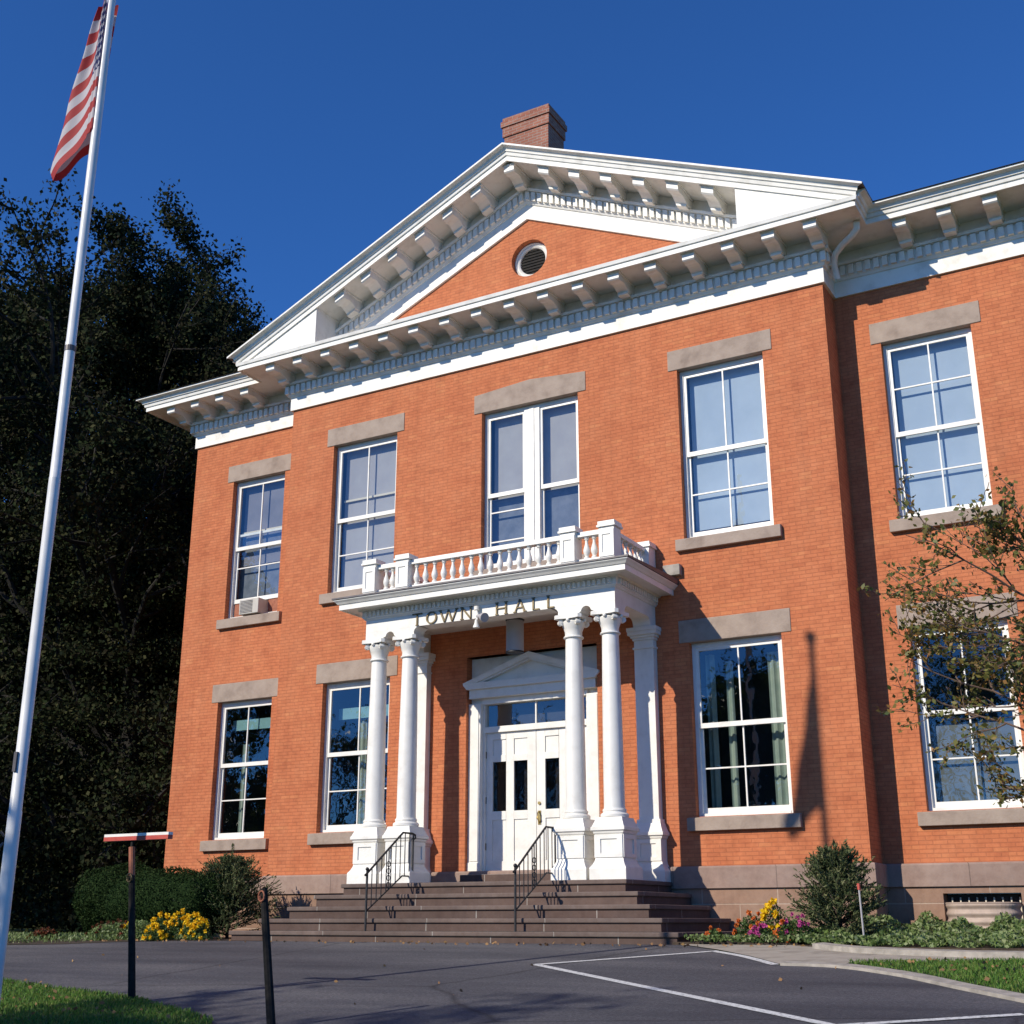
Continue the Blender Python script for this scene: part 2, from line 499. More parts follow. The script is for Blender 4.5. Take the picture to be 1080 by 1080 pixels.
LAWN_EDGE = [(-30, -6.9), (-2.41, -8.02), (-.95, -8.5), (.56, -8.92), (1.4, -9.35), (2.15, -9.73), (2.54, -9.96), (3.6, -11.2), (4.4, -13), (4.9, -16), (5, -30)]
FAR_EDGE = [(-30, -6.0), (-12, -5.0), (-7.24, -3.96), (-6.3, -3.75), (-5.64, -3.33), (-4.6, -3.0), (-3.75, -2.92)]
KERB_IN = [(3.75, -2.92), (4.46, -3.56), (5.1, -4.25), (5.64, -4.95), (6.35, -5.15), (7.07, -5.80), (7.74, -6.62), (8.37, -7.35), (9.4, -8.8), (11, -11.5), (12.5, -16), (13, -30)]
sheet('asphalt_drive', FAR_EDGE + KERB_IN + LAWN_EDGE[::-1], .004, M['asphalt'])
sheet('sidewalk', [(3.72, -2.905), (5.3, -2.905), (5.6, -3.22), (6.15, -3.62), (7.15, -3.9), (8.2, -3.97), (14, -4.0), (14, -4.4), (7.93, -4.36), (6.32, -4.78), (6.2, -5.0), (5.64, -4.93), (5.1, -4.23), (4.46, -3.54)], .012, M['concrete'])
sheet('flower_bed_soil', [(-12, -4.9), (-7.24, -3.9), (-6.3, -3.72), (-5.64, -3.30), (-4.6, -2.97), (-3.7, -2.91), (-5, -2.905), (-12, -2.905)], .008, M['soil'])
m = MB(); m.add([(-5.6, -2.905, .206), (-3.0, -2.905, .206), (-3.0, .6, .206), (-8.4, .6, .206), (-8.4, -1.0, .206)], [(0, 1, 2, 3, 4)]); tag(m.build('planting_bed', M['soil']), kind='structure')
m = MB(); m.box(3.6, 5.2, -2.88, .6, .1, .235); m.prism([(5.2, -2.95), (5.6, -3.2), (6.2, -3.62), (7.15, -3.87), (8.2, -3.94), (14, -3.96), (14, .6), (5.2, .6)], .0, .215, 'z'); tag(m.build('raised_bed_soil', M['soil']), kind='structure')

def strip(name, path, w, h, mat, z0=0.0, kind='structure'):
    m = MB()
    L_, R_ = [], []
    for i, p in enumerate(path):
        a = Vector(path[max(i - 1, 0)]); b = Vector(path[min(i + 1, len(path) - 1)])
        d = (b - a).normalized(); n = Vector((-d.y, d.x)) * w / 2
        L_.append((p[0] + n.x, p[1] + n.y)); R_.append((p[0] - n.x, p[1] - n.y))
    k = len(path)
    vs = [(x, y, gz(y) + z0 + h) for x, y in L_] + [(x, y, gz(y) + z0 + h) for x, y in R_]
    fs = [(i, i + 1, k + i + 1, k + i) for i in range(k - 1)]
    if h > .02:
        vs += [(x, y, gz(y) + z0 - .05) for x, y in L_] + [(x, y, gz(y) + z0 - .05) for x, y in R_]
        fs += [(i, 2 * k + i, 2 * k + i + 1, i + 1) for i in range(k - 1)] + [(k + i, k + i + 1, 3 * k + i + 1, 3 * k + i) for i in range(k - 1)]
        fs += [(0, k, 3 * k, 2 * k), (k - 1, 3 * k - 1, 4 * k - 1, 2 * k - 1)]
    m.add(vs, fs)
    return tag(m.build(name, mat), kind=kind)

def dense(path, n=6):
    """smooth a polyline a little"""
    out = []
    P = [Vector(p) for p in path]
    for i in range(len(P) - 1):
        p0, p1, p2, p3 = P[max(i - 1, 0)], P[i], P[i + 1], P[min(i + 2, len(P) - 1)]
        for k in range(n):
            t = k / n
            q = .5 * ((2 * p1) + (p2 - p0) * t + (2 * p0 - 5 * p1 + 4 * p2 - p3) * t * t + (3 * p1 - p0 - 3 * p2 + p3) * t ** 3)
            out.append((q.x, q.y))
    out.append(tuple(P[-1]))
    return out

strip('lawn_kerb', dense([(5.7, -4.96), (6.35, -5.10), (7.12, -5.74), (7.80, -6.56), (8.43, -7.29), (9.46, -8.74), (11.06, -11.45)]), .17, .032, M['kerbstone'])
strip('bed_kerb', dense([(5.55, -3.22), (6.15, -3.66), (7.15, -3.95), (8.2, -4.02), (14, -4.04)]), .16, .068, M['kerbstone'])
strip('right_lawn', [(6.5, -4.86), (7.2, -5.1), (8.0, -5.4), (9, -5.8), (12, -7)], .02, .0, M['lawn'])
bpy.data.objects.remove(bpy.data.objects['right_lawn'])
LAWN_R = [(6.32, -4.80), (7.93, -4.38), (14, -4.42), (14, -12), (11.15, -11.4), (9.55, -8.72), (8.52, -7.24), (7.90, -6.50), (7.20, -5.66), (6.45, -5.04)]
sheet('right_lawn', LAWN_R, .022, M['lawn'])
sheet('left_lawn', [(-30, -6.95)] + LAWN_EDGE[1:] + [(-30, -30)], .03, M['lawn'])

# painted lines of the parking bay, one object each
for nm, pth in (('parking_line', [(3.02, -5.38), (4.46, -3.70)]), ('parking_line', [(3.02, -5.38), (7.19, -8.74), (9.4, -10.5)]),
                ('parking_line', dense([(4.42, -3.66), (5.0, -4.22), (5.62, -5.0)])), ('parking_line', [(6.9, -9.15), (7.6, -8.63), (8.46, -7.98), (9.3, -7.4 - 1.2)][:3])):
    strip(nm, pth, .10, .010, M['line'])

# ------------------------------------------------------------------ the town hall
PW, WE, D = 5.42, 8.6, .655
hall = thing('town_hall', (0, 0, .2), 'two-storey red brick town hall with white pediment, columned porch and brownstone lintels', 'building')
HO = Vector((0, 0, .2))
FULL = [(-WE, 14), (-WE, D), (-PW, D), (-PW, 0), (PW, 0), (PW, D), (WE, D), (WE, 14)]
XS, XW = 3.602, 6.80
LO = (1.979, 4.650); UP = (6.353, 9.330)
wins_p = [(-XS, .75, *LO), (XS, .75, *LO), (-XS, .75, *UP), (XS, .75, *UP), (0, .981, *UP)]
door_op = (0, 1.245, 1.262, 4.815)
wins_w = [(-XW, .694, *LO), (XW, .694, *LO), (-XW, .694, *UP), (XW, .694, *UP)]

def wallface(m, y, x0, x1, z0, z1, ops, depth=.22):
    xs = sorted({x0, x1} | {o[0] - o[1] for o in ops} | {o[0] + o[1] for o in ops})
    zs = sorted({z0, z1} | {o[2] for o in ops} | {o[3] for o in ops})
    for i in range(len(xs) - 1):
        for j in range(len(zs) - 1):
            cx, cz = (xs[i] + xs[i + 1]) / 2, (zs[j] + zs[j + 1]) / 2
            if any(abs(cx - o[0]) < o[1] and o[2] < cz < o[3] for o in ops): continue
            m.add([(xs[i], y, zs[j]), (xs[i + 1], y, zs[j]), (xs[i + 1], y, zs[j + 1]), (xs[i], y, zs[j + 1])], [(0, 1, 2, 3)])
    for o in ops:
        for x in (o[0] - o[1], o[0] + o[1]):
            m.add([(x, y, o[2]), (x, y + depth, o[2]), (x, y + depth, o[3]), (x, y, o[3])], [(0, 1, 2, 3)])
m = MB()
wallface(m, 0, -PW, PW, 1.2, 10.3, wins_p + [door_op])
wallface(m, D, -WE, -PW, 1.2, 10.3, [w for w in wins_w if w[0] < 0])
wallface(m, D, PW, WE, 1.2, 10.3, [w for w in wins_w if w[0] > 0])
for a, b in (((-WE, 14), (-WE, D)), ((-PW, D), (-PW, 0)), ((PW, 0), (PW, D)), ((WE, D), (WE, 14)), ((WE, 14), (-WE, 14))):
    m.add([(a[0], a[1], 1.2), (b[0], b[1], 1.2), (b[0], b[1], 10.3), (a[0], a[1], 10.3)], [(0, 1, 2, 3)])
m.add([(-WE, 14, 10.9), (WE, 14, 10.9), (WE, D + .3, 10.9), (-WE, D + .3, 10.9)], [(0, 1, 2, 3)])
m.build('brick_wall', M['brick'], hall)

# foundation with a basement opening at the right, water table above
VX0, VX1 = 6.215, 7.245
m = MB()
fp = [(-.3, 0), (.025, 0), (.025, .94), (-.3, .94)]
m.sweep(fp, FULL[:6] + [(VX0, D)])
m.sweep(fp, [(VX1, D), (WE, D), (WE, 14)])
m.box(VX0, VX1, D - .025, D + .3, .852, .94)
m.build('foundation', M['stone'], hall)
m = MB()
m.sweep([(-.25, .942), (.065, .942), (.065, 1.235), (.05, 1.262), (-.25, 1.262)], FULL)
m.build('water_table', M['band'], hall, bevel=.006)
bw = MB(); bw.box(VX0 + .01, VX1 - .01, D + .22, D + .26, .1, .85)
bwin = bw.build('basement_window', M['room'], hall)
m = MB()
for k in range(9):
    x = VX0 + .08 + k * .112
    m.box(x, x + .018, D + .12, D + .14, .1, .80)
m.build('grille', M['cream'], bwin)

# main entablature and cornice
PROF = [(-.1, 10.28), (.045, 10.28), (.045, 10.555), (.07, 10.56), (.09, 10.595), (.10, 10.60), (.10, 10.785), (.17, 10.79), (.185, 10.83), (.17, 10.845), (.065, 10.85), (.065, 11.055),
        (.785, 11.055), (.785, 11.03), (.82, 11.03), (.82, 11.118), (.845, 11.125), (.86, 11.185), (.0, 11.30), (-.1, 11.30)]
m = MB(); m.sweep(PROF, FULL)
corn = m.build('cornice', M['white'], hall)
CY = [(.862, 11.187), (.884, 11.19), (.888, 11.215), (.905, 11.245), (.945, 11.258), (.952, 11.262), (.985, 11.264), (.985, 11.296)]
CYMA = [(.5, 11.14)] + CY + [(.5, 11.34)]
m = MB(); m.sweep(CYMA, [(-WE, 14), (-WE, D), (-PW, D), (-PW, -.80)]); m.build('gutter', M['white'], corn)
m = MB(); m.sweep(CYMA, [(PW, -.80), (PW, D), (WE, D), (WE, 14)]); m.build('gutter', M['white'], corn)
# dentil band (surface pattern of the cornice)
DP = .137
def dent_run(m, a, b, n, y0, axis):
    k = int(round((b - a) / DP)); st = (b - a) / k
    for i in range(k):
        c = a + (i + .5) * st; w = .043
        if axis == 'x': m.box(c - w, c + w, y0 - .155, y0 - .095, 10.612, 10.775)
        else: m.box(y0 + n * .095, y0 + n * .155, c - w, c + w, 10.612, 10.775)
m = MB()
dent_run(m, -PW - .15, PW + .15, 1, 0, 'x')
dent_run(m, -WE - .15, -PW - .15, 1, D, 'x'); dent_run(m, PW + .15, WE + .15, 1, D, 'x')
dent_run(m, -.1, D - .15, -1, -PW, 'y'); dent_run(m, -.1, D - .15, 1, PW, 'y')
dent_run(m, D - .1, 13, -1, -WE, 'y'); dent_run(m, D - .1, 13, 1, WE, 'y')
m.build('dentil_band', M['white'], corn)

# brackets under the soffit
def brk_profile():
    return [(.06, 11.056), (.725, 11.056), (.725, 10.925), (.70, 10.905), (.62, 10.90), (.54, 10.915), (.47, 10.905), (.40, 10.875), (.345, 10.85), (.335, 10.835), (.29, 10.838), (.20, 10.85), (.06, 10.85)]
BW = .105
def make_bracket(name, tf=None, parent=None):
    m = MB()
    m.prism([(-o, z) for o, z in brk_profile()], -BW, BW, 'x', tf)
    m.box(-BW - .02, BW + .02, -.735, -.06, 11.02, 11.056, tf)
    m.prism([(-.345, 10.835), (-.345, 10.80), (-.30, 10.795), (-.19, 10.80), (-.19, 10.84)], -BW + .015, BW - .015, 'x', tf)
    return m.build(name, M['white'], parent)
b0 = make_bracket('bracket', None, corn)
SP = .685
first = True
def place_bracket(x, y, rz=0):
    global first
    o = b0 if first else dup(b0, corn)
    first = False
    o.location = (x, y, 0); o.rotation_euler = (0, 0, rz)
for k in range(-8, 9): place_bracket(k * SP, 0)
for s in (-1, 1):
    for k in range(4): place_bracket(s * (6.72 + k * SP), D)
    for k in range(3): place_bracket(s * WE, 1.3 + k * SP, s * math.pi / 2)

# pediment: raking cornice
SLP = .447
def rk(o, z): return 13.06 + (z - 10.28) / .913
def rake(m, prof, xend):
    k = len(prof); vs = []
    for st in (-1, 0, 1):
        for o, z in prof:
            x = st * xend(o)
            vs.append((x, -o, rk(o, z) - SLP * abs(x)))
    fs = []
    for i in range(2):
        for j in range(k):
            j2 = (j + 1) % k
            fs.append((i * k + j, (i + 1) * k + j, (i + 1) * k + j2, i * k + j2))
    fs += [tuple(range(k)), tuple(2 * k + j for j in range(k - 1, -1, -1))]
    m.add(vs, fs)
m = MB()
rake(m, PROF[:12] + [(.80, 11.055), (.80, 11.16), (-.1, 11.16)], lambda o: 4.40)
rake(m, [(.785, 11.03), (.82, 11.03), (.82, 11.118), (.845, 11.125), (.86, 11.185)] + CY + [(.6, 11.298), (.6, 11.07), (.785, 11.07)], lambda o: PW + o)
ped = m.build('pediment', M['white'], hall)
m = MB()
tops = lambda x: rk(0, 11.04) - SLP * x
for s in (-1, 1):
    poly = [(s * 4.32, 11.17), (s * 6.10, 11.17), (s * 6.10, tops(6.10)), (s * 4.32, tops(4.32))]
    m = MB(); m.prism(poly, -.79, -.0, 'y'); m.build('corner_panel', M['white'], ped)
m = MB()
k = 0
x = .07
while x < 4.3:
    for s in (-1, 1):
        def tf(p, s=s): return (p[0], p[1], rk(0, p[2]) - SLP * abs(p[0]))
        m.box(s * x - .04, s * x + .04, -.155, -.095, 10.612, 10.775, tf)
    x += DP * .913
m.build('dentil_band', M['white'], ped)
for s in (-1, 1):
    def tfs(p, s=s): return (p[0], p[1], rk(0, p[2]) - rk(0, 0) - SLP * s * p[0] + 0)
    proto = make_bracket('bracket', tfs, ped)
    # the shear keeps heights relative to rk(0,0); ORG already removed once
    for i in range(7):
        x = s * (.72 + i * .62 if i else .72)
        if abs(x) > 4.45: continue
        o = proto if i == 0 else dup(proto, ped)
        o.location = (x, 0, rk(0, 0) - SLP * abs(x))
def tfa(p): return (p[0], p[1], rk(0, p[2]) - SLP * abs(p[0]))
make_bracket('bracket', tfa, ped)

# tympanum with round opening
bm = bmesh.new()
OC = (0.02, 12.25); OR = .375
tri = [(-4.6, 11.05), (4.6, 11.05), (0, 13.12)]
tv = [bm.verts.new((x, 0, z - .2)) for x, z in tri]
cv = [bm.verts.new((OC[0] + OR * math.cos(a), 0, OC[1] + OR * math.sin(a) - .2)) for a in [2 * math.pi * i / 36 for i in range(36)]]
ed = [bm.edges.new((tv[i], tv[(i + 1) % 3])) for i in range(3)] + [bm.edges.new((cv[i], cv[(i + 1) % 36])) for i in range(36)]
bmesh.ops.triangle_fill(bm, use_beauty=True, use_dissolve=False, edges=ed)
cb = [bm.verts.new((v.co.x, .2, v.co.z)) for v in cv]
for i in range(36): bm.faces.new((cv[i], cv[(i + 1) % 36], cb[(i + 1) % 36], cb[i]))
bmesh.ops.recalc_face_normals(bm, faces=bm.faces)
me = bpy.data.meshes.new('tympanum'); bm.to_mesh(me); bm.free(); me.materials.append(M['brick'])
o = bpy.data.objects.new('tympanum', me); COL.objects.link(o); o.parent = hall
# round window
m = MB()
n = 36
rp = [(OR - .003, .12), (OR - .03, .105), (OR - .045, .13), (OR - .075, .12), (OR - .105, .145), (OR - .11, .19), (OR - .003, .19)]
vs = [(OC[0] + r * math.cos(2 * math.pi * i / n), y, OC[1] + r * math.sin(2 * math.pi * i / n)) for i in range(n) for r, y in rp]
kk = len(rp)
fs = [(i * kk + j, ((i + 1) % n) * kk + j, ((i + 1) % n) * kk + (j + 1) % kk, i * kk + (j + 1) % kk) for i in range(n) for j in range(kk)]
m.add(vs, fs)
rw = m.build('round_window', M['white_clean'], hall, smooth=True)
m = MB()
for z in np.arange(-.24, .25, .06):
    w = math.sqrt(max(0, .27 ** 2 - z * z))
    if w > .04: m.add([(OC[0] - w, .165, OC[1] + z - .02), (OC[0] + w, .165, OC[1] + z - .02), (OC[0] + w, .186, OC[1] + z + .04), (OC[0] - w, .186, OC[1] + z + .04)], [(0, 1, 2, 3)])
m.build('louver', M['bark'], rw)
m = MB(); m.lathe(0, 0, [(.01, 0), (OR, 0)], 32)
mb = MB(); mb.add([(OC[0] + OR * math.cos(2 * math.pi * i / n), .19, OC[1] + OR * math.sin(2 * math.pi * i / n)) for i in range(n)], [tuple(range(n))])
mb.build('louver_backing', M['room'], rw)

# roofs
m = MB()
za = rk(0, 11.295) + .012
for s in (-1, 1):
    m.add([(0, -.96, za), (s * 6.41, -.96, za - SLP * 6.41), (s * 6.43, 9, za - SLP * 6.43), (0, 9, za),
           (0, -.96, za - .03), (s * 6.41, -.96, za - SLP * 6.41 - .03), (s * 6.43, 9, za - SLP * 6.43 - .03), (0, 9, za - .03)],
          [(0, 1, 2, 3), (4, 5, 6, 7), (0, 1, 5, 4), (1, 2, 6, 5), (2, 3, 7, 6)])
    e1, e2, r1, r2, e3 = (s * 9.62, -.36, 11.30), (s * 5.6, -.36, 11.30), (s * 5.4, 6.8, 12.9), (s * 6.4, 6.8, 12.9), (s * 9.62, 14.2, 11.3)
    m.add([e1, e2, r1, r2, e3], [(0, 1, 2, 3), (4, 0, 3)])
m.add([(-6.4, 6.8, 12.9), (6.4, 6.8, 12.9), (9.62, 14.2, 11.3), (-9.62, 14.2, 11.3)], [(0, 1, 2, 3)])
roof = m.build('roof', M['roof'], hall)
m = MB()
cx0, cx1, cy0, cy1 = -1.68, -.60, 2.0, 2.72
m.box(cx0, cx1, cy0, cy1, 12.5, 16.62)
m.box(cx0 - .03, cx1 + .03, cy0 - .03, cy1 + .03, 16.62, 16.86)
m.box(cx0 - .06, cx1 + .06, cy0 - .06, cy1 + .06, 16.86, 17.0)
m.box(cx0 - .03, cx1 + .03, cy0 - .03, cy1 + .03, 17.0, 17.10)
m.build('chimney', M['chimney_brick'], roof, bevel=.01)
# downspout elbow at the inner corner
m = MB()
m.tube([(6.12, -.30, 11.04), (6.11, -.29, 10.93), (6.02, -.24, 10.86), (5.82, -.10, 10.82), (5.66, .04, 10.76), (5.60, .12, 10.66), (5.60, .20, 10.55), (5.60, .27, 10.44)], .055, 10)
m.build('drainpipe', M['white'], hall, smooth=True)

# ------------------------------------------------------------------ windows
def sash(m, x0, x1, z0, z1, y, st, rail_b, rail_t, vm=(), hm=(), t=.035, mt=.022):
    m.box(x0, x0 + st, y, y + t, z0, z1); m.box(x1 - st, x1, y, y + t, z0, z1)
    m.box(x0 + st, x1 - st, y, y + t, z0, z0 + rail_b); m.box(x0 + st, x1 - st, y, y + t, z1 - rail_t, z1)
    for f in vm:
        x = x0 + st + (x1 - x0 - 2 * st) * f
        m.box(x - mt / 2, x + mt / 2, y + .004, y + t - .004, z0 + rail_b, z1 - rail_t)
    for f in hm:
        z = z0 + f * (z1 - z0)
        m.box(x0 + st, x1 - st, y + .002, y + t - .002, z - mt / 2, z + mt / 2)

def window(x, y, hw, zb, zt, up=((.5,), ()), low=((.5,), (.5,)), split=.5, shade=None, shade_to=0.0, curtains=(), label=None, inner=None,
           raised=0.0, double=False, valance=None, lower_sheet=None, drop=.362):
    yr = y
    # stone lintel and sill around the white frame
    m = MB()
    fw = .062
    m.box(x - hw, x - hw + fw, yr + .12, yr + .24, zb, zt); m.box(x + hw - fw, x + hw, yr + .12, yr + .24, zb, zt)
    m.box(x - hw + fw, x + hw - fw, yr + .12, yr + .24, zt - .075, zt - .002); m.box(x - hw + fw, x + hw - fw, yr + .11, yr + .24, zb + .002, zb + .05)
    if double: m.box(x - .155, x + .155, yr + .105, yr + .24, zb + .05, zt - .075); m.box(x - .05, x + .05, yr + .09, yr + .105, zb + .05, zt - .075)
    w = m.build('window', M['white_clean'], hall, bevel=.004)
    if label: w['label'] = label
    ml = MB()
    if double:
        e = hw + .159
        ml.prism([(x - e, zt), (x + e, zt), (x + e, zt + drop), (x + .02, zt + drop + .09), (x - e, zt + drop)], yr - .014, yr + .24, 'y')
    else:
        ml.box(x - hw - .159, x + hw + .159, yr - .014, yr + .24, zt, zt + drop)
    ml.build('lintel', M['lintel'], w, bevel=.008)
    ms_ = MB(); ms_.prism([(yr - .085, zb - .21), (yr + .24, zb - .21), (yr + .24, zb + .004), (yr + .05, zb), (yr - .085, zb - .02)], x - hw - .125, x + hw + .125, 'x')
    ms_.build('sill', M['lintel'], w, bevel=.008)
    bays = [(x - hw + fw, x + hw - fw)] if not double else [(x - hw + fw, x - .155), (x + .155, x + hw - fw)]
    zi, za_ = zb + .05, zt - .075
    zm = za_ - (za_ - zi) * split
    for bi, (a, b) in enumerate(bays):
        u = up if not double else up[bi]
        lo = low if not double else low[bi]
        mu = MB(); sash(mu, a, b, zm - .035, za_, yr + .135, .045, .075, .05, *u)
        mu.build('upper_sash', M['white_clean'], w)
        mlw = MB(); sash(mlw, a, b, zi + raised, zm + .03 + raised, yr + .178, .045, .085, .05, *lo)
        mlw.build('lower_sash', M['white_clean'], w)
        if inner:
            mi = MB(); zi_ = za_ - inner * (za_ - zi); mi.box(a + .05, b - .02, yr + .25, yr + .275, zi_ - .02, zi_ + .02)
            mi.build('inner_rail', M['cream'], w)
    mg = MB()
    for a, b in bays:
        mg.add([(a + .02, yr + .152, zm), (b - .02, yr + .152, zm), (b - .02, yr + .152, za_ - .02), (a + .02, yr + .152, za_ - .02)], [(0, 1, 2, 3)])
        mg.add([(a + .02, yr + .195, zi + .02 + raised), (b - .02, yr + .195, zi + .02 + raised), (b - .02, yr + .195, zm + raised), (a + .02, yr + .195, zm + raised)], [(0, 1, 2, 3)])
    mg.build('glass', M['glass'], w, keepn=True)
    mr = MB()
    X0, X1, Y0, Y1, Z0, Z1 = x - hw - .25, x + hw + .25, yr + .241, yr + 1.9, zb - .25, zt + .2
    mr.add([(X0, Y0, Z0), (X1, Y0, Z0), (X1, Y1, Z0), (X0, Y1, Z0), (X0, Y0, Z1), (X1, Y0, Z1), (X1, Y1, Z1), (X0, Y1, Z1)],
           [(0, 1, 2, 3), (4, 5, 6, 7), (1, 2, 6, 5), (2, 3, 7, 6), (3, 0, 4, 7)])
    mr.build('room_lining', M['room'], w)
    if shade:
        msd = MB(); zs = za_ + .03 - (za_ - zi) * shade_to
        msd.box(x - hw + .10, x + hw - .02, yr + .30, yr + .31, zs, zt)
        msd.build('roller_shade', M[shade], w)
    if lower_sheet:
        mat, f0, f1 = lower_sheet
        msd = MB(); msd.box(x - hw + .03, x + hw - .03, yr + .33, yr + .34, zi + (za_ - zi) * f0, zi + (za_ - zi) * f1)
        msd.build('screen_or_reflection', M[mat], w)  # insect screen at the far right; elsewhere a sheet painted as pane reflection
    if valance:
        mv = MB(); msz = (za_ - zi)
        mv.box(x - hw + .12, x + hw - .02, yr + .36, yr + .40, za_ - valance[1] * msz, za_ - valance[0] * msz)
        mv.build('valance', M['teal'], w)
    for (c0, c1, f) in curtains:
        mc = MB(); k = 14; pts = []
        xa = x - hw + 2 * hw * c0; xb = x - hw + 2 * hw * c1
        vs = []
        for i in range(k + 1):
            t = i / k; xx = xa + (xb - xa) * t; yy = yr + .45 + .025 * math.sin(t * (xb - xa) * 55)
            vs += [(xx, yy, zb), (xx, yy, zb + (zt - zb) * f)]
        mc.add(vs, [(2 * i, 2 * i + 2, 2 * i + 3, 2 * i + 1) for i in range(k)])
        mc.build('curtain', M['curtain'], w, smooth=True)
    return w
# ground floor
window(-XW, D, .694, *LO, split=.46, valance=(.10, .18), curtains=((.24, .34, .7),))
window(-XS, 0, .75, *LO, split=.48, valance=(.14, .22), curtains=((.36, .46, .8), (.80, .93, .8)))
window(XS, 0, .75, *LO, split=.48, curtains=((.06, .16, .95), (.28, .36, .9), (.74, .97, .93)))
window(XW, D, .694, *LO, split=.47, lower_sheet=('screen_or_reflection', .02, .48))
# upper floor
window(-XW, D, .694, *UP, split=.49, shade='shade_dark', shade_to=.62, inner=.36, raised=.30, lower_sheet=('pane_reflection', .14, .46))
window(-XS, 0, .75, *UP, split=.51, shade='shade_grey', shade_to=1.0, inner=.36)
window(XS, 0, .75, *UP, split=.50, shade='shade_reflection', shade_to=.96)
window(XW, D, .694, *UP, up=((.5,), (.53,)), split=.52, shade='shade_reflection', shade_to=1.0)
window(0, 0, .981, *UP, double=True, up=(((), ()), ((), ())), low=(((), (.35, .75)), ((), (.28,))), split=.53, shade='shade_grey', shade_to=.55, inner=None, lower_sheet=('pane_reflection', .0, .47))

# ------------------------------------------------------------------ porch
PX, PY = 2.30, -1.515
PP = [(-PX, 0), (-PX, PY), (PX, PY), (PX, 0)]
m = MB()
m.sweep([(-.30, 5.08), (0, 5.08), (0, 5.285), (.02, 5.29), (.035, 5.315), (.05, 5.32), (.05, 5.325), (.05, 5.425), (.095, 5.43), (.11, 5.455), (.30, 5.455), (.30, 5.437), (.33, 5.437), (.33, 5.525),
         (.35, 5.53), (.375, 5.56), (.405, 5.585), (.41, 5.60), (.0, 5.605), (-.30, 5.605)], PP)
ent = m.build('porch_entablature', M['white_clean'], hall)
m = MB()
def arc(cx, cz, r, a0, a1, n=6): return [(cx + r * math.cos(R(a0 + (a1 - a0) * i / n)), cz + r * math.sin(R(a0 + (a1 - a0) * i / n))) for i in range(n + 1)]
ZB = 4.945
for s in (-1, 1):
    poly = [(PX, 5.079), (PX, ZB), (1.94, ZB), (1.94, ZB + .02)] + arc(1.81, ZB + .02, .0875, 10, 170) + [(1.68, ZB), (1.34, ZB), (1.33, ZB + .03)] + arc(1.23, 4.969, .11, 0, 90)[1:] + [(1.2, 5.079)]
    poly = [(s * a, b) for a, b in poly]
    m = MB(); m.prism(poly, PY, PY + .30, 'y'); m.build('corbel', M['white_clean'], ent)
    for (ya, yb) in ((PY + .3, -.2),):
        p2 = [(PY + .301, 5.079), (PY + .301, ZB), (PY + .33, ZB), (PY + .34, ZB + .03)] + arc(PY + .45, 4.969, .11, 180, 90)[1:]
        m = MB(); m.prism(p2, s * PX, s * (PX - .30), 'x'); m.build('corbel', M['white_clean'], ent)
        p3 = [(-.001, 5.079), (-.001, ZB), (-.20, ZB), (-.21, ZB + .03)] + arc(-.32, 4.969, .11, 0, 90)[1:]
        m = MB(); m.prism(p3, s * PX, s * (PX - .30), 'x'); m.build('corbel', M['white_clean'], ent)
m = MB()
x = -PX + .02
while x < PX:
    m.box(x, x + .045, PY - .085, PY - .045, 5.34, 5.422); x += .085
m.build('dentil_band', M['white_clean'], ent)
for s in (-1, 1):
    m = MB(); y = PY + .05
    while y < -.05:
        m.box(*sorted((s * (PX + .045), s * (PX + .085))), y, y + .045, 5.34, 5.422); y += .085
    m.build('dentil_band', M['white_clean'], ent)
m = MB(); m.box(-PX + .3, PX - .3, PY + .3, 0, 5.30, 5.34); m.build('porch_ceiling', M['white'], hall)
m = MB()
m.add([(-PX - .425, PY - .425, 5.606), (PX + .425, PY - .425, 5.606), (PX + .425, 0, 5.606), (-PX - .425, 0, 5.606),
       (-PX - .425, PY - .425, 5.632), (PX + .425, PY - .425, 5.632), (PX + .425, 0, 5.70), (-PX - .425, 0, 5.70)],
      [(0, 3, 2, 1), (4, 5, 6, 7), (0, 1, 5, 4), (1, 2, 6, 5), (2, 3, 7, 6), (3, 0, 4, 7)])
m.build('porch_roof', M['roofmetal'], hall)
m = MB(); m.box(2.50, 2.79, -.10, .05, 5.75, 5.93); m.build('stone_block', M['kerbstone'], hall, bevel=.01)

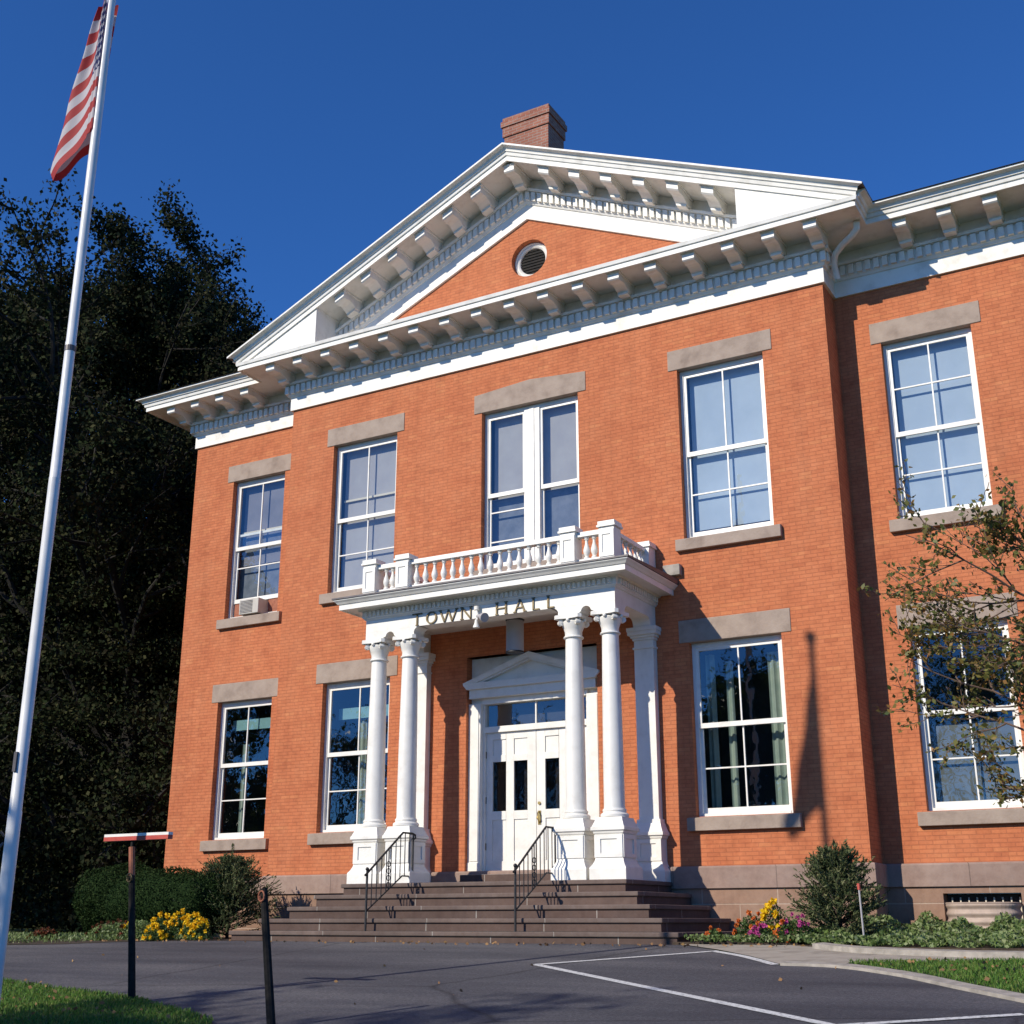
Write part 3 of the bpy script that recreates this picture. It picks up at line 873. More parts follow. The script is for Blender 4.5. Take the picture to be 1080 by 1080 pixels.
# lettering TOWN HALL, each letter a raised bronze form with small serifs
LH, LZ, LY = .205, 5.085, PY - .022
def letter(ch, x0, w):
    m = MB(); t = .026
    def bar(a, b, th=t):
        a = Vector((x0 + a[0] * w, LZ + a[1] * LH)); b = Vector((x0 + b[0] * w, LZ + b[1] * LH))
        d = (b - a).normalized(); n = Vector((-d.y, d.x)) * th / 2
        m.prism([tuple(a - n), tuple(b - n), tuple(b + n), tuple(a + n)], LY, PY + .001, 'y')
    def serif(cx, z, hwid=.045):
        xx = x0 + cx * w
        m.box(xx - hwid / 2 - .006, xx + hwid / 2 + .006, LY + .001, PY + .001, LZ + z * (LH - .014), LZ + z * (LH - .014) + .014)
    if ch == 'T': bar((.5, 0), (.5, 1)); bar((0, .95), (1, .95), .022); serif(.5, 0)
    if ch == 'O':
        n = 24; vs = []
        for i in range(n):
            a = 2 * math.pi * i / n
            for k_, yy in ((1, LY), (1, PY), (.72, PY), (.72, LY)):
                kx = k_ if k_ == 1 else .72
                kz = k_ if k_ == 1 else .80
                vs.append((x0 + w / 2 + w / 2 * kx * math.cos(a), yy, LZ + LH / 2 + LH / 2 * kz * math.sin(a)))
        m.add(vs, [(i * 4 + j, ((i + 1) % n) * 4 + j, ((i + 1) % n) * 4 + (j + 1) % 4, i * 4 + (j + 1) % 4) for i in range(n) for j in range(4)])
    if ch == 'W':
        bar((0, 1), (.27, 0)); bar((.27, 0), (.5, .95), .018); bar((.5, .95), (.73, 0)); bar((.73, 0), (1, 1), .018); serif(0, 1); serif(1, 1)
    if ch == 'N': bar((.08, 0), (.08, 1), .018); bar((.08, 1), (.92, 0)); bar((.92, 0), (.92, 1), .018); serif(.08, 0); serif(.08, 1); serif(.92, 1)
    if ch == 'H': bar((.12, 0), (.12, 1)); bar((.88, 0), (.88, 1)); bar((.12, .5), (.88, .5), .018); [serif(a, b) for a in (.12, .88) for b in (0, 1)]
    if ch == 'A': bar((.5, 1), (.08, 0), .018); bar((.5, 1), (.92, 0)); bar((.25, .36), (.75, .36), .018); serif(.08, 0); serif(.92, 0)
    if ch == 'L': bar((.25, 0), (.25, 1)); bar((.25, .05), (.95, .05), .020); serif(.25, 1)
    m.build('letter', M['bronze'], ent)
for ch, a, b in (('T', -1.36, -1.17), ('O', -1.09, -.88), ('W', -.82, -.50), ('N', -.42, -.22), ('H', .22, .44), ('A', .56, .77), ('L', .87, 1.02), ('L', 1.13, 1.28)):
    letter(ch, a, b - a)

# columns
def column_parts(cx, cy, y_wall=None):
    prof = [(.285, 1.042), (.285, 1.19), (.28, 1.21), (.25, 1.25), (.225, 1.30), (.215, 1.34), (.215, 1.66), (.235, 1.68), (.24, 1.705), (.265, 1.72), (.265, 1.76), (.25, 1.775), (.215, 1.86), (.205, 1.90)]
    m = MB()
    if y_wall is None: m.lathe(cx, cy, prof, square=True)
    else:
        vs = []
        for r, z in prof: vs += [(cx - r, y_wall, z), (cx - r, cy - r + .17, z), (cx + r, cy - r + .17, z), (cx + r, y_wall, z)]
        k = len(prof)
        m.add(vs, [(j * 4 + i, j * 4 + (i + 1) % 4, (j + 1) * 4 + (i + 1) % 4, (j + 1) * 4 + i) for j in range(k - 1) for i in range(4)] + [(0, 1, 2, 3), tuple(4 * (k - 1) + i for i in (3, 2, 1, 0))])
    yf = cy - .215 if y_wall is None else cy - .215 + .17
    # raised frame that leaves a sunk panel
    for (a, b, c, d) in ((-.215, -.13, 1.345, 1.66), (.13, .215, 1.345, 1.66), (-.13, .13, 1.345, 1.40), (-.13, .13, 1.60, 1.66)):
        m.box(cx + a, cx + b, yf - .018, yf + .002, c, d)
    if y_wall is None:
        for s in (-1, 1):
            for (a, b, c, d) in ((-.215, -.13, 1.345, 1.66), (.13, .215, 1.345, 1.66), (-.13, .13, 1.345, 1.40), (-.13, .13, 1.60, 1.66)):
                xa = cx + s * .213; m.box(*sorted((xa, xa + s * .020)), cy + a, cy + b, c, d)
    return m
def column(cx, cy):
    m = MB()
    sh = [(.155, 2.03)]
    for i in range(0, 13):
        t = i / 12; sh.append((.153 - .021 * t - .006 * t * t + .004 * math.sin(math.pi * t), 2.06 + (4.60 - 2.06) * t))
    m.lathe(cx, cy, [(.157, 2.03)] + sh[1:] + [(.128, 4.60)], 32)
    c = m.build('column', M['white_clean'], hall, smooth=True)
    column_parts(cx, cy).build('pedestal', M['white_clean'], c)
    m = MB(); m.lathe(cx, cy, [(.19, 1.90), (.205, 1.915), (.207, 1.945), (.19, 1.965), (.172, 1.97), (.168, 1.985), (.176, 2.0), (.172, 2.018), (.157, 2.032)], 32)
    m.build('base', M['white_clean'], c, smooth=True)
    m = MB()
    m.lathe(cx, cy, [(.13, 4.598), (.15, 4.60), (.158, 4.612), (.15, 4.627), (.132, 4.63), (.134, 4.70), (.15, 4.745), (.175, 4.80), (.185, 4.845), (.17, 4.87)], 28)
    ab = []
    for q in range(4):
        a0 = math.pi / 4 + q * math.pi / 2
        for f, rr in ((-.10, .30), (.10, .30), (.42, .222), (.785, .202), (1.15, .222)):
            ab.append((cx + rr * math.cos(a0 + f) , cy + rr * math.sin(a0 + f)))
    m.prism(ab, 4.885, 4.943, 'z')
    for q in range(4):
        a = math.pi / 4 + q * math.pi / 2
        u = Vector((math.cos(a), math.sin(a), 0)); t = Vector((-math.sin(a), math.cos(a), 0))
        p = Vector((cx, cy, 4.835)) + u * .205
        m.tube([p - t * .035, p + t * .035], .045, 12)
        m.tube([p - t * .045, p + t * .045], .018, 8)
        b = q * math.pi / 2
        m.sphere((cx + .19 * math.cos(b), cy + .19 * math.sin(b), 4.865), .032, 8, 5)
    m.build('capital', M['white_clean'], c, smooth=True)
for cx in (-2.13, -1.51, 1.51, 2.13): column(cx, -1.345)
for s in (-1, 1):
    cx = s * 2.14
    m = MB()
    m.box(cx - .165, cx + .165, -.14, .0, 1.96, 4.60)
    pil = m.build('pilaster', M['white_clean'], hall)
    column_parts(cx, -.16, 0.0).build('pedestal', M['white_clean'], pil)
    m = MB()
    mb_ = MB(); mb_.box(cx - .195, cx + .195, -.17, 0, 1.90, 1.96); mb_.build('base', M['white_clean'], pil)
    for (e, z0, z1) in ((.02, 4.60, 4.63), (.02, 4.74, 4.78), (.045, 4.78, 4.82), (.08, 4.82, 4.88), (.09, 4.88, 4.943)):
        m.box(cx - .165 - e, cx + .165 + e, -.14 - e, .0, z0, z1)
    m.box(cx - .165, cx + .165, -.139, 0, 4.63, 4.74)
    m.build('capital', M['white_clean'], pil, bevel=.004)

# balustrade
m = MB()
BX, BY = 2.22, -1.465
def post(m, x, y, b=.125):
    m.box(x - b, x + b, y - b, y + b, 5.63, 6.235)
    m.box(x - b - .03, x + b + .03, y - b - .03, y + b + .03, 6.235, 6.265)
    m.box(x - b - .015, x + b + .015, y - b - .015, y + b + .015, 6.265, 6.325)
    for (a, c, z0, z1) in ((-b, -.07, 5.76, 6.18), (.07, b, 5.76, 6.18), (-.07, .07, 5.76, 5.82), (-.07, .07, 6.11, 6.18)):
        m.box(x + a, x + c, y - b - .014, y - b + .002, z0, z1)
post(m, BX, BY)
bal = m.build('balustrade', M['white_clean'], hall)
for x, y in ((-BX, BY), (1.55, BY), (-1.55, BY), (BX, -.14), (-BX, -.14)):
    m = MB(); post(m, x, y); m.build('post', M['white_clean'], bal)
m = MB()
def rail(m, x0, x1, y0, y1):
    m.box(x0, x1, y0, y1, 5.665, 5.79)
    if x1 - x0 > y1 - y0: m.box(x0, x1, y0 - .012, y1 + .012, 6.15, 6.21); m.box(x0, x1, y0 + .01, y1 - .01, 6.21, 6.232)
    else: m.box(x0 - .012, x1 + .012, y0, y1, 6.15, 6.21); m.box(x0 + .01, x1 - .01, y0, y1, 6.21, 6.232)
for a, b in ((-BX + .125, -1.675), (-1.425, 1.425), (1.675, BX - .125)): rail(m, a, b, BY - .055, BY + .055)
for s in (-1, 1): rail(m, s * BX - .055, s * BX + .055, BY + .125, -.265)
m.build('rail', M['white_clean'], bal)
m = MB()
m.lathe(0, 0, [(.045, 5.79), (.045, 5.82), (.028, 5.835), (.036, 5.86), (.052, 5.90), (.054, 5.935), (.043, 5.98), (.028, 6.03), (.022, 6.07), (.024, 6.095), (.038, 6.105), (.030, 6.12), (.044, 6.13), (.044, 6.15)], 14)
bproto = m.build('baluster', M['white_clean'], bal, smooth=True)
spots = [(-1.95, BY), (-1.82, BY), (1.82, BY), (1.95, BY)]
k = 16
spots += [(-1.425 + (i + .5) * 2.85 / k, BY) for i in range(k)]
for s in (-1, 1): spots += [(s * BX, BY + .125 + (i + .5) * 1.075 / 6) for i in range(6)]
for i, (x, y) in enumerate(spots):
    o = bproto if i == 0 else dup(bproto, bal)
    o.location = (x, y, 0)

# ------------------------------------------------------------------ door
m = MB()
m.box(-1.243, 1.243, .17, .26, 4.02, 4.813)       # plain boarded panel above
m.box(-1.243, -1.00, .08, .30, 1.264, 4.02); m.box(1.00, 1.243, .08, .30, 1.264, 4.02)
for s in (-1, 1):
    m.box(*sorted((s * 1.04, s * 1.20)), .066, .082, 1.42, 4.0)
    m.box(*sorted((s * .985, s * 1.243)), .06, .08, 1.264, 1.40)
m.box(-1.0, 1.0, .12, .28, 4.00, 4.10)
m.box(-1.0, -.96, .15, .28, 1.264, 4.0); m.box(.96, 1.0, .15, .28, 1.264, 4.0)
m.box(-.96, .96, .15, .28, 3.52, 3.62)            # transom bar
sur = m.build('door_surround', M['white_clean'], hall, bevel=.004)
m = MB()
m.box(-1.20, 1.20, .02, .17, 4.10, 4.25)
m.prism([(-1.29, 4.33), (-1.22, 4.25), (1.22, 4.25), (1.29, 4.33), (1.29, 4.36), (-1.29, 4.36)], -.045, .17, 'y')
for s in (-1, 1):
    m.prism([(s * 1.30, 4.361), (s * 1.02, 4.361), (0, 4.70), (0, 4.80)], -.05, .169, 'y')
    m.prism([(s * 1.02, 4.362), (s * .92, 4.362), (0, 4.665), (0, 4.699)], -.02, .168, 'y')
m.prism([(-.95, 4.362), (.95, 4.362), (0, 4.68)], .06, .165, 'y')
m.build('door_pediment', M['white_clean'], sur)
m = MB(); m.add([(-.96, .215, 3.62), (.96, .215, 3.62), (.96, .215, 4.0), (-.96, .215, 4.0)], [(0, 1, 2, 3)])
m.build('transom_glass', M['glass'], sur, keepn=True)
m = MB(); m.box(-.012, .012, .195, .235, 3.62, 4.0); m.build('transom_bar', M['white_clean'], sur)
for s in (-1, 1):
    m = MB()
    a0, a1 = .004, .958
    g = [(.165, .425), (.575, .835)]
    z0, z1 = 1.27, 3.518
    def bx(a, b, c, d, y0=.20, y1=.245): m.box(*sorted((s * a, s * b)), y0, y1, c, d)
    bx(a0, g[0][0], z0, z1); bx(g[0][1], g[1][0], z0, z1); bx(g[1][1], a1, z0, z1)
    for ga, gb in g:
        bx(ga, gb, z0, 1.42); bx(ga, gb, 2.08, 2.22); bx(ga, gb, 3.03, 3.14); bx(ga, gb, 3.40, z1)
        bx(ga, gb, 1.42, 2.08, .218, .240); bx(ga, gb, 3.14, 3.40, .218, .240)
    d = m.build('door', M['white_clean'], hall, bevel=.003)
    m = MB()
    for ga, gb in g:
        xa, xb = sorted((s * ga, s * gb)); m.add([(xa, .225, 2.21), (xb, .225, 2.21), (xb, .225, 3.04), (xa, .225, 3.04)], [(0, 1, 2, 3)])
    m.build('door_glass', M['glass_dark'], d, keepn=True)
    m = MB()
    for z in (1.6, 2.35, 3.1): m.box(*sorted((s * .95, s * .985)), .185, .20, z, z + .11)
    m.build('hinge', M['bronze'], d)
    if s > 0:
        m = MB()
        m.box(.03, .085, .188, .20, 1.98, 2.20); m.tube([(.058, .19, 2.19), (.058, .13, 2.16), (.058, .12, 2.08), (.058, .19, 2.0)], .011, 8)
        m.tube([(.058, .20, 2.32), (.058, .18, 2.32)], .026, 14)
        m.build('handle', M['brass'], d)
m = MB(); m.box(-1.2, 1.2, .40, .42, 1.3, 4.05); m.build('hall_backing', M['room'], hall)

# ------------------------------------------------------------------ stone steps
steps = [(2.46, -1.72, 1.040, .872), (2.76, -2.01, .870, .698), (3.05, -2.29, .696, .524), (3.35, -2.59, .522, .350), (3.68, -2.87, .348, .10)]
for i, (hx, yf, zt, zb) in enumerate(steps):
    m = MB()
    m.box(-hx + .035, hx - .035, yf + .035, -.03 if i < 4 else .0, zb, zt - .062)
    o = m.build('stone_step', M['step'], hall)
    m = MB()
    m.box(-hx, hx, yf, -.067, zt - .062, zt)
    m.build('tread', M['tread'], o, bevel=.014)
m = MB(); m.box(-1.2, 1.2, -.22, -.066, 1.041, 1.20); m.build('threshold_step', M['step'], hall, bevel=.01)
done()

# ------------------------------------------------------------------ small things on the building
lt = thing('hanging_lantern', (.12, -.72, 5.30), 'pale cylindrical lantern hanging under the porch ceiling above the door', 'lamp')
m = MB(); m.lathe(.12, -.72, [(.14, 4.66), (.145, 4.67), (.145, 5.16), (.13, 5.165)], 24); m.build('lamp_body', M['shade_grey'], lt, smooth=True)
m = MB(); m.lathe(.12, -.72, [(.15, 5.165), (.155, 5.17), (.155, 5.19), (.03, 5.23), (.02, 5.30)], 24); m.build('cap', M['iron'], lt, smooth=True)
m = MB(); m.lathe(.12, -.72, [(.13, 4.63), (.15, 4.635), (.15, 4.655), (.14, 4.66)], 24); m.build('bottom_ring', M['iron'], lt, smooth=True)
fl = thing('floodlight', (-.06, PY - .03, 5.2), 'small white twin floodlight fixed to the porch frieze between the words', 'lamp')
m = MB(); m.lathe(-.10, PY - .05, [(.045, 5.20), (.045, 5.26)], 12); m.tube([(-.13, PY, 5.24), (-.10, PY - .06, 5.20), (-.06, PY - .08, 5.10), (-.07, PY - .09, 5.02)], .018, 8); m.build('bracket', M['white_clean'], fl)
m = MB(); m.lathe(-.075, PY - .10, [(.055, 4.90), (.05, 4.93), (.03, 4.98), (.025, 5.03)], 14); m.build('lamp_head', M['white_clean'], fl, smooth=True)
m = MB(); m.tube([(-.07, PY - .08, 5.09), (.0, PY - .10, 5.075), (.05, PY - .13, 5.06), (.12, PY - .17, 5.03)], [.03, .03, .06, .075], 14); m.build('lamp_head', M['shade_grey'], fl, smooth=True)
done()

ac = thing('air_conditioner', (-6.82, D + .05, 6.36), 'beige window air conditioner under the raised sash of the far left upper window', 'air conditioner')
m = MB(); m.box(-7.02, -6.52, D - .10, D + .40, 6.37, 6.68); m.build('casing', M['acplastic'], ac, bevel=.012)
m = MB()
for k in range(9): m.box(-6.99, -6.67, D - .108, D - .101, 6.40 + k * .029, 6.412 + k * .029)
m.build('grille', M['roofmetal'], ac)
m = MB(); m.box(-7.40, -7.03, D + .19, D + .21, 6.40, 6.69); m.box(-6.51, -6.20, D + .19, D + .21, 6.40, 6.69); m.build('side_panel', M['orange'] if False else M['rust'], ac)
done()

ww = thing('window_well', (6.75, D, .2), 'beige corrugated metal window well curved around the basement opening', 'window well')
m = MB()
vs = []; na = 22; nz = 40
for j in range(nz + 1):
    z = .12 + (.715 - .12) * j / nz
    rr = .010 * math.sin(j / nz * math.pi * 2 * 5.5)
    for i in range(na + 1):
        a = math.pi + math.pi * i / na
        ca, sa = math.cos(a), math.sin(a)
        ex = abs(ca) ** .6 * math.copysign(1, ca); ey = abs(sa) ** .6 * math.copysign(1, sa)
        vs.append((6.75 + (.475 + rr) * ex, D - .03 + (.42 + rr) * ey, z))
m.add(vs, [(j * (na + 1) + i, j * (na + 1) + i + 1, (j + 1) * (na + 1) + i + 1, (j + 1) * (na + 1) + i) for j in range(nz) for i in range(na)])
o = m.build('corrugated_wall', M['galv'], ww, smooth=False)
md = o.modifiers.new('solid', 'SOLIDIFY'); md.thickness = .012
m = MB(); m.tube([vs_ for vs_ in vs[-(na + 1):]], .013, 6); m.build('rim', M['galv'], ww, smooth=True)
done()

# handrails
def handrail(x, label):
    h = thing('handrail', (x, -2.7, .52), label, 'handrail', 'black iron handrails on the porch steps')
    y0, y1, y2 = -2.70, -1.80, -1.52
    zb0, zt0 = .348, 1.17          # lower post
    zt1 = 1.78
    def bz(y): return .62 + (y - y0) * (1.14 - .62) / (y1 - y0) if y < y1 else 1.14
    def tz(y): return zt0 - .02 + (y - y0) * (zt1 - zt0 + .02) / (y1 - y0) if y < y1 else zt1
    m = MB(); m.tube([(x, y0, zb0), (x, y0, zt0 + .02)], .017, 8); m.sphere((x, y0, zt0 + .04), .028, 10, 6); m.build('newel_post', M['iron'], h, smooth=True)
    m = MB(); m.tube([(x, y2, 1.04), (x, y2, zt1)], .014, 8); m.build('newel_post', M['iron'], h, smooth=True)
    m = MB()
    m.tube([(x, y0 - .05, tz(y0) - .03), (x, y0, tz(y0)), (x, y1, zt1), (x, y2 - .02, zt1), (x, y2 + .05, zt1 - .02), (x, y2 + .06, zt1 - .07), (x, y2 + .02, zt1 - .08)], .016, 8)
    m.build('top_rail', M['iron'], h, smooth=True)
    m = MB(); m.tube([(x, y0, bz(y0)), (x, y1, 1.14), (x, y2, 1.14)], .012, 8); m.build('bottom_rail', M['iron'], h, smooth=True)
    ys = [y0 + .12 * k for k in range(1, 10)]
    for y in ys:
        m = MB(); m.tube([(x, y, bz(y)), (x, y, tz(y))], .0075, 6); m.build('picket', M['iron'], h)
    m = MB()
    yc = ys[4] - .06 + .0
    for zc in (1.0, 1.1, 1.2, 1.3):
        m.tube([(x, yc + .042 * math.cos(a), zc + .042 * math.sin(a)) for a in [2 * math.pi * i / 12 for i in range(13)]], .006, 5)
    m.tube([(x, yc, bz(yc)), (x, yc, tz(yc))], .009, 6)
    m.build('scroll', M['iron'], h)
    done()
handrail(-1.245, 'black iron handrail on the steps in front of the left pair of porch columns')
handrail(1.245, 'black iron handrail on the steps in front of the right pair of porch columns')

# ------------------------------------------------------------------ flagpole and flag
FX, FY = .20, -10.22
fp_ = thing('flagpole', (FX, FY, gz(FY)), 'tall white metal flagpole standing on the lawn at the left', 'flagpole')
m = MB()
m.lathe(FX, FY, [(.064, gz(FY) - .05), (.063, 1.2), (.062, 1.44), (.058, 1.45), (.057, 3.4), (.056, 4.7), (.056, 4.71), (.053, 4.715), (.053, 6.1), (.055, 6.12), (.055, 6.2), (.051, 6.21), (.048, 9.0), (.044, 11.05)], 20)
m.build('shaft', M['pole'], fp_, smooth=True)
m = MB(); m.lathe(FX, FY, [(.058, 6.10), (.059, 6.15), (.058, 6.16)], 16); m.build('joint_band', M['roofmetal'], fp_)
m = MB(); m.sphere((FX, FY, 11.17), .085, 16, 10); m.lathe(FX, FY, [(.05, 11.03), (.05, 11.08), (.02, 11.10)], 12); m.build('finial', M['brass'], fp_, smooth=True)
m = MB(); m.tube([(FX - .06, FY - .04, 1.22), (FX - .08, FY - .07, 1.26)], .012, 6); m.tube([(FX - .06, FY - .04, 1.16), (FX - .08, FY - .07, 1.12)], .012, 6); m.box(FX - .02, FX + .02, FY - .075, FY - .055, 1.8, 1.98); m.build('cleat', M['roofmetal'], fp_)
done()
# flag: rows run down-left from the hoist, fold back behind
nu, nv = 90, 60
vs, uvs = [], []
ZT, H = 10.52, 1.74
for j in range(nv + 1):
    v = j / nv; z0 = ZT - v * H
    w = .11 + .52 * v + .015 * math.sin(v * 16) - (max(0, v - .90) * .9)
    for i in range(nu + 1):
        s_ = i / nu
        if s_ < .7:
            t = s_ / .7
            u = t / .22 * .38 if t < .22 else .38 + (t - .22) / .78 * .37
            xx = -w * t; yy = -.06 - .035 * math.sin(t * 7 + v * 2.5) * t ** .5 - (.006 * math.sin(t * 60) if t < .22 else 0); zz = z0 - .95 * w * t
        else:
            t = (s_ - .7) / .3
            u = .75 + .25 * t
            e = .0 * max(0, 1 - v * 3) - .10 * v
            xx = -w + (w + e) * t; yy = -.06 - .035 * math.sin(7 + v * 2.5) + .19 * t ** .6; zz = z0 - .95 * w + .85 * t * w + .03 * math.sin(t * 9 + v * 3)
        vs.append((xx, yy, zz)); uvs.append((u, v))
me = bpy.data.meshes.new('flag')
me.from_pydata(vs, [], [(j * (nu + 1) + i, j * (nu + 1) + i + 1, (j + 1) * (nu + 1) + i + 1, (j + 1) * (nu + 1) + i) for j in range(nv) for i in range(nu)])
uvl = me.uv_layers.new(name='UVMap')
for lp in me.loops: uvl.data[lp.index].uv = uvs[lp.vertex_index]
me.polygons.foreach_set('use_smooth', [True] * len(me.polygons))
m_, N, L, b = newmat('flag_cloth')
uv = N.new('ShaderNodeUVMap'); uv.uv_map = 'UVMap'
sp = N.new('ShaderNodeSeparateXYZ'); L.new(uv.outputs[0], sp.inputs[0])
def mth(op, a, b_=None, c=None):
    n = node(N, 'ShaderNodeMath', operation=op)
    for i, q in enumerate((a, b_, c)):
        if q is None: continue
        if isinstance(q, (int, float)): n.inputs[i].default_value = q
        else: L.new(q, n.inputs[i])
    return n.outputs[0]
u_, v_ = sp.outputs[0], sp.outputs[1]
stripe = mth('LESS_THAN', mth('MODULO', mth('FLOOR', mth('MULTIPLY', v_, 13)), 2), .5)
base = mixc(N, L, (.56, .53, .54), (.40, .03, .03), stripe)
cant = mth('MULTIPLY', mth('LESS_THAN', u_, .4), mth('LESS_THAN', v_, 7 / 13))
su = mth('SUBTRACT', mth('FRACT', mth('MULTIPLY', u_, 15)), .5); sv = mth('SUBTRACT', mth('FRACT', mth('MULTIPLY', v_, 16.7)), .5)
star = mth('LESS_THAN', mth('ADD', mth('MULTIPLY', su, su), mth('MULTIPLY', sv, sv)), .07)
cc = mixc(N, L, (.018, .028, .13), (.72, .70, .68), star)
fc = mixc(N, L, base, cc, cant)
L.new(fc, b.inputs['Base Color']); b.inputs['Roughness'].default_value = .75
tr = N.new('ShaderNodeBsdfTranslucent'); L.new(fc, tr.inputs[0]); mx = N.new('ShaderNodeMixShader'); mx.inputs[0].default_value = .3
L.new(b.outputs[0], mx.inputs[1]); L.new(tr.outputs[0], mx.inputs[2]); L.new(mx.outputs[0], N['Material Output'].inputs[0])
me.materials.append(m_)
fo = bpy.data.objects.new('flag', me); COL.objects.link(fo); fo.location = (FX, FY, 0)
tag(fo, 'red, white and blue striped flag hanging limp from the flagpole', 'flag')

# ------------------------------------------------------------------ posts in the foreground
def gpost(x0, y0, xt, zt, label, name='marker_post', board=False):
    zb = gz(y0)
    p = thing(name, (x0, y0, zb), label, 'post', None)
    def X(z): return x0 + (xt - x0) * (z - zb) / (zt - zb)
    zs = zt - .27 if board else zt - .04
    m = MB(); m.tube([(X(zb - .05), y0, zb - .05), (X(zs), y0, zs)], [.036, .030], 10); m.build('shaft', M['blackpost'], p)
    m = MB()
    m.tube([(X(zs), y0, zs), (X(zt), y0, zt)], [.030, .030], 10)
    m.build('top_section', M['rust'] if board else M['blackpost'], p)
    m = MB()
    zk = zs - .02
    m.tube([(X(zk) + .030 * math.cos(a), y0 - .034, zk + .04 * math.sin(a)) for a in [2 * math.pi * i / 14 for i in range(15)]], .007, 6)
    m.tube([(X(zk), y0 - .02, zk - .05), (X(zk) - .01, y0 - .045, zk)], .010, 6)
    m.build('ring', M['bronze'] if board else M['rust'], p, smooth=True)
    if board:
        m = MB(); m.box(X(zt) - .012, X(zt) + .012, y0 - .01, y0 + .01, zt, zt + .075); m.build('bracket', M['blackpost'], p)
        m = MB(); m.box(.19, 1.05, y0 - .03, y0 + .03, zt + .101, zt + .127); m.build('white_board', M['white_clean'], p)
        m = MB(); m.box(.19, 1.05, y0 - .034, y0 + .03, zt + .062, zt + .100); m.build('red_board', M['red'], p)
    done()
gpost(.73, -9.08, .55, 1.17, 'dark leaning post with rusty top and a red and white crossbar', board=True)
gpost(3.22, -10.04, 3.06, .73, 'shorter dark leaning post with a ring at its top')
sk = thing('snow_stake', (6.02, -3.0, gz(-3)), 'thin grey stake with red reflector standing in front of the right shrub', 'stake')
m = MB(); m.tube([(6.03, -3.0, .15), (6.015, -3.0, .86)], .011, 6); m.build('rod', M['shade_grey'], sk)
m = MB(); m.tube([(6.015, -3.0, .83), (6.013, -3.0, .90)], .018, 8); m.build('reflector', M['red'], sk)
done()

# ------------------------------------------------------------------ vegetation
def unit(v):
    return v / (np.linalg.norm(v) + 1e-9)

def grow(base, height, radius, nlimb, seed, levels=3, start=.2, up=.35, trunk_r=.4, droop=0.0, shape=None):
    """returns (list of tubes, twig segments) for a broadleaf tree"""
    rg = np.random.default_rng(seed)
    tubes, twigs = [], []
    top = np.array(base) + np.array([0, 0, height * .86])
    pts = [np.array(base) + (top - np.array(base)) * t + np.append(rg.normal(size=2) * .02 * height * t, 0) for t in np.linspace(0, 1, 9)]
    tubes.append((pts, [trunk_r * (1 - .9 * t) for t in np.linspace(0, 1, 9)]))
    def branch(p, d, ln, r, lev):
        n = 5; q = [p]
        dd = d.copy()
        for i in range(n):
            dd = unit(dd + rg.normal(size=3) * .18 + np.array([0, 0, .06 - droop * .12]))
            q.append(q[-1] + dd * ln / n)
        tubes.append((q, [r * (1 - .75 * i / n) for i in range(n + 1)]))
        if lev >= levels:
            twigs.append(np.array(q)); return
        k = [7, 5, 4][min(lev, 2)]
        for i in range(k):
            t = .25 + .75 * (i + rg.uniform(0, .8)) / k
            idx = min(int(t * n), n - 1); pp = q[idx] + (q[idx + 1] - q[idx]) * (t * n - idx)
            side = unit(np.cross(dd, rg.normal(size=3)))
            nd = unit(dd * .75 + side * rg.uniform(.6, 1.1) + np.array([0, 0, .05]))
            branch(pp, nd, ln * rg.uniform(.42, .62) * (1.15 - .4 * t), r * .5, lev + 1)
        twigs.append(np.array(q[2:]))
    for i in range(nlimb):
        t = start + (1 - start) * (i + .5) / nlimb
        a = i * 2.399 + rg.uniform(-.4, .4)
        prof = shape(t) if shape else math.sin(math.pi * min(1, (t * .8 + .22))) ** .7
        ln = radius * prof * rg.uniform(.66, 1.28)
        d = unit(np.array([math.cos(a), math.sin(a), up + .9 * (t - start)]))
        idx = t * 8; j = min(int(idx), 7); p = pts[j] + (pts[j + 1] - pts[j]) * (idx - j)
        branch(p, d, ln, trunk_r * .32 * (1.1 - t) + .02, 1)
    return tubes, twigs

def leaves_on(twigs, per, spread, seed):
    rg = np.random.default_rng(seed)
    C = []
    for q in twigs:
        n = per
        k = rg.integers(0, len(q) - 1, n); t = rg.uniform(0, 1, n)[:, None]
        C.append(q[k] * (1 - t) + q[k + 1] * t + rg.normal(size=(n, 3)) * spread)
    return np.concatenate(C)

def tree(name, base, height, radius, nlimb, seed, leafmat, leaf, per, spread, label, cat='tree', group=None, keep=None, minr=.012, levels=3, fill=None, **kw):
    t = thing(name, base, label, cat, group)
    tubes, twigs = grow(base, height, radius, nlimb, seed, levels=levels, **kw)
    m = MB()
    for q, r in tubes:
        if r[0] < minr: continue
        if keep is not None and not keep(np.array(q)).all(): continue
        m.tube(q, [float(x) for x in r], 7 if r[0] > .1 else 5, cap=False)
    m.build('trunk', M['bark'], t)
    C = leaves_on(twigs, per, spread, seed + 1)
    if fill:
        rg = np.random.default_rng(seed + 5)
        n, rf, zf_ = fill
        a = rg.uniform(0, 2 * math.pi, n); z_ = rg.uniform(0, 1, n)
        # leafy inner boughs around the trunk, in drooping layers
        lay = np.floor(z_ * 9) / 9 + .10 * rg.normal(size=n) ** 2 * .3
        rr = rf * np.sqrt(rg.uniform(.04, 1, n)) * (1.05 - .55 * z_) * (.8 + .2 * np.sin(a * 5 + np.floor(z_ * 9) * 2))
        F = np.stack([base[0] + rr * np.cos(a), base[1] + rr * np.sin(a), base[2] + .1 + lay * zf_ + (1 - rr / rf) * .9 + rg.normal(size=n) * .12], 1)
        C = np.concatenate([C, F])
    if keep is not None: C = C[keep(C)]
    leaf_mesh('crown', C, leaf, leafmat, t, aspect=.75)
    done()
    return len(C)

